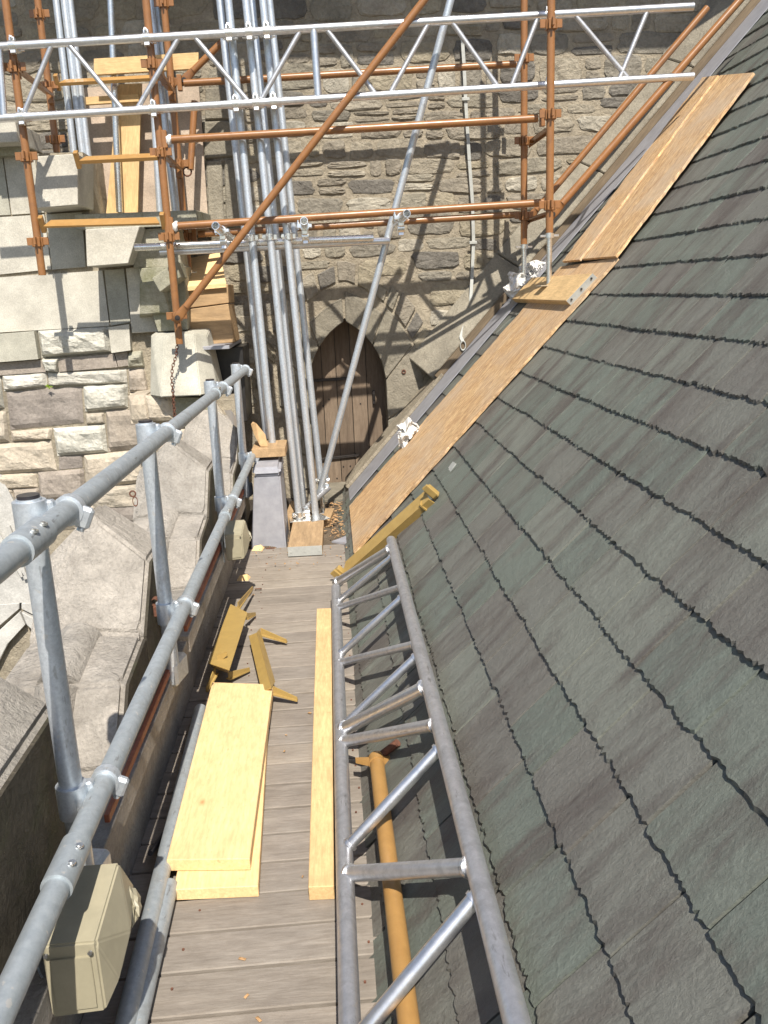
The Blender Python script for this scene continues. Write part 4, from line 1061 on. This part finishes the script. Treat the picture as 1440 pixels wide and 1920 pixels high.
# ------------------------------------------------------------------ lead covered box & timber pack
lb_ = thing('lead_box', 'tall lead covered upstand with rounded top beside the walkway end', 'lead upstand', (-.46, 5.6, 0))
bx = [(-.60, 5.56, -.05), (-.362, 5.56, -.05), (-.362, 6.0, -.05), (-.60, 6.0, -.05), (-.545, 5.60, .46), (-.372, 5.60, .46), (-.372, 6.0, .46), (-.545, 6.0, .46)]
hull('lead_sheet', bx, 'lead', lb_, bev=.012)
hull('lead_cap', [(-.555, 5.585, .462), (-.362, 5.585, .462), (-.362, 5.98, .462), (-.555, 5.98, .462), (-.55, 5.60, .515), (-.368, 5.60, .515), (-.37, 5.96, .555), (-.55, 5.96, .555)], 'lead', lb_, bev=.018)
board('timber_pack', [(-.56, 5.74, .62), (-.335, 5.74, .62), (-.335, 6.06, .62), (-.56, 6.06, .62)], .062, 'oldboard', 'short board offcut packed under the tube foot above the lead box', 'timber', band=None)
hull('splintered_block', [PY(470, 795, 5.9), PY(480, 793, 5.85), PY(498, 815, 5.8), PY(502, 838, 5.8), PY(488, 838, 5.8), PY(476, 815, 5.86), PY(474, 790, 5.99), PY(497, 822, 5.97)], 'chip', bev=.003, label='splintered orange brown wood chunk leaning at the rail end', cat='wood scrap')
# timber packs under rear post
random.seed(31)
def crate(name, q, Yf, dep, mat, label, tilt=0):
    pl = [PY(x, y, Yf) for x, y in q]
    pts, fs = prism(pl, Vector((0, dep, 0)))
    return solid(name, pts, fs, mat, bev=.004, label=label, cat='timber', group='timber packs stacked under the rear post')
crate('timber_pack', [(352, 580), (428, 570), (440, 642), (352, 650)], 6.48, .4, 'oldboard', 'lowest and tallest timber pack under the rear left post')
crate('timber_pack', [(352, 541), (427, 533), (429, 568), (352, 578)], 6.50, .4, 'oldboard', 'middle timber pack of the stack under the rear left post')
pts = [PY(332, 488, 6.95), PY(412, 473, 6.95), PY(424, 530, 6.47), PY(336, 538, 6.47)]
solid('timber_pack', *prism(pts, Vector((0, 0, -.035))), 'pine', bev=.003, label='sunlit pale board on top of the timber pack stack', cat='timber', group='timber packs stacked under the rear post')
solid('lead_shelf', *prism([Vector((-1.1, 6.18, 1.262)), Vector((-.70, 6.18, 1.262)), Vector((-.70, 7.08, 1.262)), Vector((-1.1, 7.08, 1.262))], Vector((0, 0, .025))), 'lead', bev=.003, label='grey metal shelf carrying the timber pack stack beside the wall', cat='shelf')
solid('void_shade_block', *prism([PY(398, 655, 6.55), PY(455, 650, 6.55), PY(463, 790, 6.55), PY(405, 800, 6.55)], Vector((0, .5, 0))), 'void', bev=.004, label='black block painted as the shade in the void under the metal shelf', cat='box')  # no real box: a black block paints the shade below the shelf
# torn white packaging
def crumple(name, c, sx, sy, sz, seed, label, mat='whitep', sub=3):
    bm = bmesh.new(); bmesh.ops.create_icosphere(bm, subdivisions=sub, radius=1)
    for v in bm.verts:
        p = v.co.copy(); k_ = 1+.55*noise.noise(p*1.6+Vector((seed, 0, 0)))+.4*noise.noise(p*4+Vector((0, seed, 0)))+.2*noise.noise(p*9)
        v.co = Vector((p.x*sx*k_, p.y*sy*k_, p.z*sz*k_))
    me = bpy.data.meshes.new('c'); bm.to_mesh(me); bm.free()
    return tag(link(name, me, Matrix.Translation(Vector(c)), mat), label, 'packaging')
def crumpled_sheet(c, sx, sz, seed, fold=.5):
    n = 22; vs = []; fs = []
    for j in range(n+1):
        for i in range(n+1):
            u, v = i/n-.5, j/n-.5
            q = Vector((u*3.1+seed, v*3.1, seed))
            cr = 1-abs(noise.noise(q*1.5))*2; c2 = 1-abs(noise.noise(q*3.2))*2
            ox, oz = noise.noise(q+Vector((7, 0, 0)))*.3, noise.noise(q+Vector((0, 7, 0)))*.3
            vs.append((sx*(u+ox)*(1-.35*abs(v)), -fold*sx*(.5*cr+.22*c2)-sx*.5*math.cos(u*2.6)*math.cos(v*2.2), sz*(v+oz)*(1-.3*abs(u))))
    for j in range(n):
        for i in range(n): a_ = j*(n+1)+i; fs.append((a_, a_+1, a_+n+2, a_+n+1))
    return mesh(vs, fs), Matrix.Translation(Vector(c))
me, mx = crumpled_sheet(RP(764, 812, .08), .16, .19, 3)
tag(link('crumpled_paper', me, mx, 'whitep'), 'bright white crumpled paper lying on the lead beside the chipboard near the door', 'packaging')
cs = thing('crumpled_sack', 'crumpled white printed sack stuffed behind the roof post jacks', 'packaging', PY(975, 535, 6.5))
for c_, sx_, sz_, sd in ((PY(972, 545, 6.5), .20, .24, 5.3), (PY(997, 520, 6.6), .20, .20, 8.9)):
    me, mx = crumpled_sheet(c_, sx_, sz_, sd); link('sack_fold', me, mx, 'whitep', cs)
tc = bpy.data.curves.new('print', 'FONT'); tc.body = 'DOOR'; tc.size = .05; tc.extrude = .0005
dg = bpy.context.evaluated_depsgraph_get()
to = bpy.data.objects.new('tmp', tc); COL.objects.link(to); bpy.context.view_layer.update()
tm = bpy.data.meshes.new_from_object(to.evaluated_get(bpy.context.evaluated_depsgraph_get())); bpy.data.objects.remove(to)
link('printed_letters', tm, Matrix.Translation(PY(985, 524, 6.42)) @ Matrix.Rotation(math.pi/2, 4, 'X') @ Matrix.Rotation(.5, 4, 'Z'), 'darkfit', cs)
hull('white_flashing_scrap', [PX(420, 770, -.66), PX(432, 768, -.66), PX(446, 785, -.66), PX(449, 806, -.66), PX(436, 795, -.66), PX(440, 790, -.70), PX(425, 775, -.70)], 'whitep', label='torn white metal scrap between the last two rail posts', cat='scrap')
# ------------------------------------------------------------------ chipboard sheets on the roof
def sheet(q, th, h, label, jag=True):
    c = [RP(x, y, h) for x, y in q]      # bottom-left, bottom-right, top-right, top-left
    p0 = (c[0]+c[1])/2; p1 = (c[2]+c[3])/2; fr = frame(p0, p1, RN); inv = fr.inverted()
    L = [inv @ p for p in c]
    n = 60; vs = []; fs = []
    sd = random.uniform(0, 50)
    def edge(a, b, amp, k_):
        out = []
        for i in range(n+1):
            p = a.lerp(b, i/n); dj = amp*(noise.noise(Vector((i*.35, sd, k_)))+.7*noise.noise(Vector((i*1.3, sd, k_+5))))
            out.append(p+Vector((0, dj, 0)))
        return out
    lft = edge(L[0], L[3], .022, 1); rgt = edge(L[1], L[2], .012, 2)
    for zz in (0, -th):
        for p in lft: vs.append(Vector((p.x, p.y, zz)))
        for p in rgt: vs.append(Vector((p.x, p.y, zz)))
    m_ = n+1
    for i in range(n):
        fs += [(i, m_+i, m_+i+1, i+1), (2*m_+i, 2*m_+i+1, 3*m_+i+1, 3*m_+i), (i, i+1, 2*m_+i+1, 2*m_+i), (m_+i, 3*m_+i, 3*m_+i+1, m_+i+1)]
    fs += [(0, 2*m_, 3*m_, m_), (n, m_+n, 3*m_+n, 2*m_+n)]
    me = mesh(vs, fs); bm = bmesh.new(); bm.from_mesh(me); bmesh.ops.recalc_face_normals(bm, faces=bm.faces); bm.to_mesh(me); bm.free()
    return tag(link('chipboard_sheet', me, fr, 'osb'), label, 'board', 'chipboard sheets laid up the roof')
sheet([(655, 948), (663, 1036), (1158, 483), (1050, 500)], 0.016, 0.048, 'long lower chipboard sheet reaching from the walkway up to the roof post pad')
sheet([(1090, 486), (1154, 480), (1412, 136), (1350, 141)], 0.016, 0.066, 'upper chipboard sheet, the right and wider of two strips')
sheet([(1054, 490), (1087, 486), (1346, 141), (1318, 144)], 0.016, 0.078, 'upper chipboard sheet, the narrow left strip near the batten')
# pad under the right posts
board('roof_pad', [RP(1061, 564, .085), RP(1110, 512, .085), RP(1110, 512, .085)+Vector((0, 1.45, 0)), RP(1061, 564, .085)+Vector((0, 1.45, 0))], .042, 'pine_dirty', 'scaffold board pad with a steel band under the right posts on the chipboard', 'board', band=None)
pa, pb = RP(1061, 564, .085)+RN*-.036+Vector((0, -.006, 0)), RP(1110, 512, .085)+RN*-.036+Vector((0, -.006, 0))
t = link('end_band', boxm(0, (pb-pa).length, -.003, .003, -.008, .034), frame(pa, pb, RN), 'strap'); tag(t, 'pale steel end band on the pad under the right posts', 'band')
for q in (.12, .5, .88):
    p = pa.lerp(pb, q)+RN*.02; link('band_screw', cyl(.006, .006, 8), Matrix.Translation(p+Vector((0, -.008, 0))) @ Matrix.Rotation(math.pi/2, 4, 'Z'), 'iron', t)
link_p = RP(852, 872, .022)
tag(solid('slate_clip', *prism([RP(838, 882, .02), RP(845, 886, .02), RP(856, 870, .02), RP(850, 866, .02)], RN*.004), 'strap'), 'small pale green metal clip on a slate beside the chipboard', 'clip')
# ------------------------------------------------------------------ lightning conductor
lc = thing('lightning_conductor', 'flat grey lightning conductor tape running down the gable wall to a bent loop', 'conductor', PY(880, 400, 7.05))
pp = [(866, 60), (870, 120), (873, 186), (880, 300), (886, 380), (888, 455), (885, 520), (882, 570), (876, 600), (868, 618), (864, 632), (872, 648), (877, 660)]
yq = [7.045]*6+[7.03, 6.99, 6.93, 6.88, 6.84, 6.79, 6.77]
for i in range(len(pp)-1):
    a, b = PY(*pp[i], yq[i]), PY(*pp[i+1], yq[i+1])
    link('tape_length', boxm(0, (b-a).length+.003, -.0125, .0125, -.0015, .0015), frame(a, b, (0, -1, 0)), 'strap', lc)
link('loop', torus(.03, .006), Matrix.Translation(PY(868, 648, 6.76)) @ Matrix.Diagonal((.7, 1, 1.2, 1)), 'strap', lc)
for x_, y_ in ((873, 186), (887, 455)): link('clip', boxm(-.03, .03, -.012, .008, -.012, .012, .003), Matrix.Translation(PY(x_, y_, 7.04)), 'strap', lc)
# ------------------------------------------------------------------ recess things
def plank_px(name, q, Yf, dep, mat, label, group='boards stored in the recess'):
    pl = [PY(x, y, Yf) for x, y in q]; c = sum(pl, Vector())/4
    a = (pl[0]+pl[1])/2; b = (pl[2]+pl[3])/2
    fr = frame(a, b, (0, -1, 0)); inv = fr.inverted()
    pts, fs = prism(pl, Vector((0, dep, 0)))
    me = mesh([inv @ p for p in pts], fs); bm = bmesh.new(); bm.from_mesh(me); bmesh.ops.recalc_face_normals(bm, faces=bm.faces); bm.to_mesh(me); bm.free()
    return tag(link(name, me, fr, mat), label, 'board', group)
plank_px('leaning_board', [(222, 158), (265, 156), (258, 398), (199, 400)], 6.88, .035, 'pine_dirty', 'pale board standing upright in the recess behind the bright tube')
plank_px('scaffold_board', [(176, 110), (176, 140), (372, 128), (372, 98)], 6.74, .04, 'pine_dirty', 'wide board lying across the recess at the top behind the posts')
plank_px('scaffold_board', [(158, 182), (158, 196), (260, 190), (260, 176)], 6.86, .04, 'pine_dirty', 'narrow lower board lying across the recess behind the posts')
# chain
ch = thing('rusty_chain', 'rusty chain hanging from the foot of the second left post over the stonework', 'chain', PY(332, 640, 5.93))
lm = torus(.0105, .003, 10, 5)
cp = [(334, 600), (333, 640), (330, 668), (323, 690), (322, 715), (325, 745), (328, 782)]
seg = []
for i in range(len(cp)-1):
    a, b = PY(*cp[i], 5.95), PY(*cp[i+1], 5.95); L_ = (b-a).length; m_ = max(1, int(L_/.0185))
    for j in range(m_): seg.append((a.lerp(b, j/m_), (b-a).normalized()))
for i, (p, dv) in enumerate(seg):
    fr = frame(p, p+dv, (0, -1, 0)) @ Matrix.Rotation(math.pi/2*(i % 2), 4, 'X') @ Matrix.Diagonal((1.35, 1, .85, 1))
    link('link', lm, fr, 'rust', ch)
for x_, y_, sc in ((258, 948, 1.0), (245, 925, .5)):
    pass
t = link('rusty_hook', joinm([(torus(.03, .005), Matrix.Diagonal((.5, 1, 1, 1))), (torus(.018, .005), Matrix.Translation((-.01, 0, .05)))]), Matrix.Translation(PX(254, 945, -.76)+Vector((0, 0, .01))) @ Matrix.Scale(.6, 4), 'rust'); tag(t, 'small rusty iron hook on the middle merlon', 'hook')
tag(link('rusty_bracket', joinm([(cyl(.05, .026, 14, hollow=True), Matrix.Rotation(math.pi/2, 4, 'Z')), (boxm(-.01, .06, -.02, .02, -.09, -.02, .004), None)]), Matrix.Translation((-.655, 2.86, .60)) @ Matrix.Scale(.55, 4), 'rust'), 'rusty iron bracket with a round eye behind the second rail post', 'bracket')
# weeds
bm = bmesh.new(); random.seed(2)
for i in range(26):
    a = random.uniform(0, 6.3); L_ = random.uniform(.01, .03); v = [bm.verts.new((0, 0, 0)), bm.verts.new((math.cos(a)*L_*.5-.003, -.01, math.sin(a)*L_*.5+.004)), bm.verts.new((math.cos(a)*L_, -.012, math.sin(a)*L_)), bm.verts.new((math.cos(a)*L_*.5+.003, -.014, math.sin(a)*L_*.5-.004))]; bm.faces.new(v)
me = bpy.data.meshes.new('w'); bm.to_mesh(me); bm.free()
tag(link('weed', me, Matrix.Translation(PY(93, 723, YL-.05)), 'grass'), 'tiny bright green weed growing in the joint under the rough corner stone', 'plant')
# ------------------------------------------------------------------ floodlights on the lower rail
def floodlight(P, label, sc=1.0, yaw=0.0):
    P = Vector(P); t = thing('floodlight', label, 'floodlight', P, 'beige floodlights under the rail')
    Mx = Matrix.Translation(P) @ Matrix.Rotation(yaw, 4, 'Z') @ Matrix.Scale(sc, 4)
    V = lambda *a: Mx @ Vector(a)
    hull('housing', [V(-.045, 0, -.08), (V(.045, 0, -.075)), V(-.045, 0, .065), V(.045, 0, .065), V(-.05, .16, .10), V(.05, .16, .10), V(-.05, .2, .0), V(.06, .2, .02), V(.075, .1, .0), V(.062, .04, -.05), V(-.03, .1, -.09)], 'beige', t, bev=.004)
    hull('front_lens', [V(-.034, -.004, -.066), V(.034, -.004, -.062), V(-.034, -.004, .04), V(.034, -.004, .04), V(-.034, .004, -.066), V(.034, .004, .04)], 'beige', t, bev=.001)
    hull('back_cap', [V(.05, .16, .05), V(.078, .15, .02), V(.078, .13, -.02), V(.05, .14, -.04), V(.06, .19, .04), V(.08, .19, -.01), V(.05, .19, -.04)], 'beige', t, bev=.01)
    tube('cable', V(.03, .19, -.03), V(-.03, .42, -.12), .005, 'darkfit', t, n=8)
    for sx_ in (-.036, .036): link('screw', cyl(.004, .004, 8), Mx @ Matrix.Translation((sx_, -.006, .052)) @ Matrix.Rotation(-math.pi/2, 4, 'Z'), 'zinc', t)
    hull('bracket', [V(-.075, .02, .05), V(-.062, .0, .05), V(-.062, .06, -.11), V(-.075, .07, -.11), V(-.075, .1, .06), V(-.062, .1, .06)], 'galv', t, bev=.003)
    return t
floodlight((-.56, 1.42, .36), 'large beige floodlight housing at lower left beside the rail, nearest one', 1.15)
floodlight((-.545, 4.28, .375), 'beige floodlight housing mounted low on the rail by the lead box, farther one', .98)
# ------------------------------------------------------------------ things lying on the walkway
GP = 'pale pine boards stacked on the walkway'
board('pine_board', [PZ(325, 1668, .038), PZ(484, 1661, .038), PZ(506, 1300, .038), PZ(400, 1300, .038)], .036, 'pine', 'lower pine board of the stack, sticking out at its near end', 'board', GP, bev=.002)
board('pine_board', [PZ(312, 1612, .078), PZ(468, 1610, .078), PZ(512, 1283, .078), PZ(398, 1279, .078)], .038, 'pine', 'upper sunlit pine board of the stack on the left of the walkway', 'board', GP, bev=.002)
board('pine_batten', [PZ(578, 1663, .045), PZ(626, 1661, .045), PZ(621, 1140, .045), PZ(594, 1141, .045)], .044, 'pine_dirty', 'long narrow pine batten lying against the aluminium ladder beam', 'batten', None, bev=.002)
GT2 = 'grey galvanised tubes lying in the gutter'
a, b = PZ(376, 1330, .05), PZ(288, 1700, .05); dv = (b-a); b2 = a+dv*2.2
tube('lying_tube', a, b2, R, 'galv_dull', None, 'longer grey tube lying in the gutter beside the pine boards', 'scaffold tube', GT2, hollow=True)
a, b = PZ(318, 1660, .03), PZ(256, 1920, .03); tube('lying_tube', a, a+(b-a)*1.8, R, 'galv_dull', None, 'second grey tube lying close to the near end of the pine boards', 'scaffold tube', GT2, hollow=True)
# aluminium ladder beam on the right
lbm = thing('ladder_beam', 'long aluminium ladder beam resting half on the walkway and half on the slates', 'ladder beam', (0, 3, .1))
XLc, ZLc, XRc, ZRc = -.036, .10, .262, .37
def LP(x, y):
    r = ray(x, y); t_ = (XLc-CAM.x)/r.x if abs(r.x) > .02 else None
    q = PZ(x, y, ZLc); return Vector((XLc, q.y, ZLc))
def RPc(x, y):
    q = RP(x, y, .1); return Vector((XRc, q.y, ZRc))
tube('chord', (XLc, 4.32, ZLc), (XLc, .2, ZLc), .0245, 'alu_dull', lbm, n=24)
tube('chord', (XRc, 4.24, ZRc), (XRc, .1, ZRc), .0245, 'alu_dull', lbm, n=24)
for (x0_, y0_), (x1_, y1_), rr, sq in (((640, 1093), (733, 1032), .024, 0), ((635, 1130), (737, 1044), .0155, 0), ((638, 1140), (750, 1107), .0155, 1), ((638, 1230), (754, 1122), .0155, 0), ((640, 1243), (778, 1214), .0155, 1),
                                 ((648, 1365), (782, 1232), .0155, 0), ((645, 1370), (800, 1291), .024, 0), ((645, 1391), (818, 1364), .02, 1), ((652, 1595), (828, 1400), .017, 0), ((655, 1638), (887, 1632), .021, 1), ((690, 1960), (896, 1678), .018, 0)):
    a, b = LP(x0_, y0_), RPc(x1_, y1_)
    tube('rung', a, b, rr, 'alu' if not sq else 'alu_dull', lbm, n=16)
    for P_, Q_ in ((a, b), (b, a)):
        dv = (Q_-P_).normalized(); tube('weld', P_+dv*.021, P_+dv*.029, rr*1.25, 'alu', lbm, n=12)
# orange tube in the roof gutter
ot = thing('orange_ledger_loose', 'loose orange brown ledger tube with forked end lying under the ladder beam', 'scaffold tube', PZ(705, 1420, .03))
a, b = PZ(706, 1425, .10), PZ(764, 1900, .12); b = a+(b-a)*1.6
tube('ledger_tube', a, b, R, 'orange_flat', ot, n=24)
dv = (b-a).normalized()
link('forked_end', joinm([(mesh([(0, .0, -.012), (.02, .02, -.012), (.0, .085, -.006), (-.02, .085, -.004), (0, 0, .012), (.02, .02, .012), (0, .085, .006), (-.02, .085, .004)], [(0, 1, 2, 3), (7, 6, 5, 4), (0, 4, 5, 1), (1, 5, 6, 2), (2, 6, 7, 3), (3, 7, 4, 0)]), None),
                          (mesh([(0, .0, -.012), (.02, -.02, -.012), (.0, -.07, -.006), (-.02, -.07, -.004), (0, 0, .012), (.02, -.02, .012), (0, -.07, .006), (-.02, -.07, .004)], [(0, 1, 2, 3), (7, 6, 5, 4), (0, 4, 5, 1), (1, 5, 6, 2), (2, 6, 7, 3), (3, 7, 4, 0)]), None),
                          (cyl(.04, .027, 18), Matrix.Translation((-.012, 0, 0)))]), frame(a, b), 'orange_flat', ot)
tube('rust_spout', PZ(712, 1418, .10), PZ(746, 1392, .16), .013, 'rust', ot)
# yellow loose transoms
GY = 'loose ochre yellow scaffold fittings'
def yplate(pts, label, prongs):
    c = [Vector(p) for p in pts]
    t = thing('scaffold_fitting', label, 'scaffold fitting', c[0], GY)
    p0 = (c[0]+c[1])/2; p1 = (c[2]+c[3])/2; nrm = (c[1]-c[0]).cross(c[3]-c[0]).normalized()
    if nrm.z < 0: nrm = -nrm
    solid('plate', *prism(c, -nrm*.006), 'yellow', t, bev=.0015)
    for a, b, wd in prongs:
        a = Vector(a); b = Vector(b); dv = (b-a).normalized(); sd = dv.cross(Vector((0, 0, 1))).normalized()
        solid('prong', [a-sd*wd, a+sd*wd, b+sd*wd*.5, b-sd*wd*.5, a-sd*wd-Vector((0, 0, .006)), a+sd*wd-Vector((0, 0, .006)), b+sd*wd*.5-Vector((0, 0, .006)), b-sd*wd*.5-Vector((0, 0, .006))], [(0, 1, 2, 3), (7, 6, 5, 4), (0, 4, 5, 1), (1, 5, 6, 2), (2, 6, 7, 3), (3, 7, 4, 0)], 'yellow', t)
        solid('prong_rib', [a+Vector((0, 0, 0)), b, b+Vector((0, 0, .012)), a+Vector((0, 0, .03)), a+sd*.005, b+sd*.005, b+sd*.005+Vector((0, 0, .012)), a+sd*.005+Vector((0, 0, .03))], [(0, 1, 2, 3), (7, 6, 5, 4), (0, 4, 5, 1), (1, 5, 6, 2), (2, 6, 7, 3), (3, 7, 4, 0)], 'yellow', t)
    return t
hA = .12
yA = yplate([PZ(390, 1242, hA), PZ(430, 1256, hA), PZ(464, 1148, hA), PZ(432, 1132, hA)], 'flat ochre yellow steel fitting lying upright nearest the parapet',
       [(PZ(446, 1140, .10), PZ(473, 1103, .06), .012), (PZ(462, 1160, .05), PZ(478, 1152, .02), .012), (PZ(408, 1240, .11), PZ(426, 1226, .14), .008), (PZ(405, 1262, .06), PZ(388, 1295, .01), .012), (PZ(428, 1272, .03), PZ(467, 1256, .02), .012)])
solid('web', [PZ(395, 1250, .06), PZ(428, 1262, .06), PZ(462, 1152, .06), PZ(462, 1152, .118), PZ(428, 1258, .118), PZ(395, 1247, .118)], [(0, 1, 4, 5), (1, 2, 3, 4)], 'yellow', yA)
a0, b0 = PZ(478, 1192, .09), PZ(508, 1285, .09)
yB = yplate([PZ(466, 1192, .07), PZ(481, 1186, .095), PZ(509, 1290, .095), PZ(490, 1296, .07)], 'ochre yellow angle fitting with two forked arms at the far end of the pine boards',
       [(PZ(490, 1188, .05), PZ(538, 1203, .02), .016), (PZ(512, 1298, .05), PZ(558, 1312, .02), .016)])
solid('web', [PZ(481, 1186, .097), PZ(509, 1290, .097), PZ(516, 1278, .055), PZ(487, 1178, .055)], [(0, 1, 2, 3)], 'yellow', yB)
# long ochre transom leaning against the roof
a = PZ(642, 1068, .07); b = RP(803, 925, .075)
yc = thing('loose_transom', 'long ochre yellow angle transom leaning from the walkway onto the slates', 'transom', a, GY)
angle_bar('angle_bar', a, b, .085, 'yellow', yc, RN+Vector((-.2, -.3, 0)), .05)
fr = frame(a, b, RN); L = (b-a).length
for xx, s_ in ((-.02, -1), (L+.02, 1)):
    link('end_fork', joinm([(boxm(-.02, .02, -.02, .02, -.045, .03, .004), None), (boxm(-.006, .03*s_ if s_ > 0 else .006, -.035, -.02, -.03, .05, .002) if s_ > 0 else boxm(-.035, .006, -.035, -.02, -.03, .04, .002), None)]), fr @ Matrix.Translation((xx, 0, 0)), 'yellow', yc)
link('leg_plate', boxm(-.004, .004, -.03, .03, -.09, .0), fr @ Matrix.Translation((L-.06, -.02, 0)), 'yellow', yc)
# ------------------------------------------------------------------ upper lift of scaffold boards, above the picture
GU = 'scaffold boards of the lift overhead'
for i, nm_ in enumerate(('nearest to the camera', 'second from the camera', 'third from the camera', 'nearest to the gable wall')):
    y_ = 5.78+.235*i
    beam('scaffold_board', (-3.2, y_, 5.1), (3.6, y_, 5.1), .225, .038, 'oldboard', label='scaffold board of the lift overhead, the one '+nm_, cat='board', group=GU)
# unify: any remaining top-level data
for o in COL.objects:
    if o.type == 'MESH' and o.parent is None and 'label' not in o and 'kind' not in o: print('UNLABELLED', o.name)
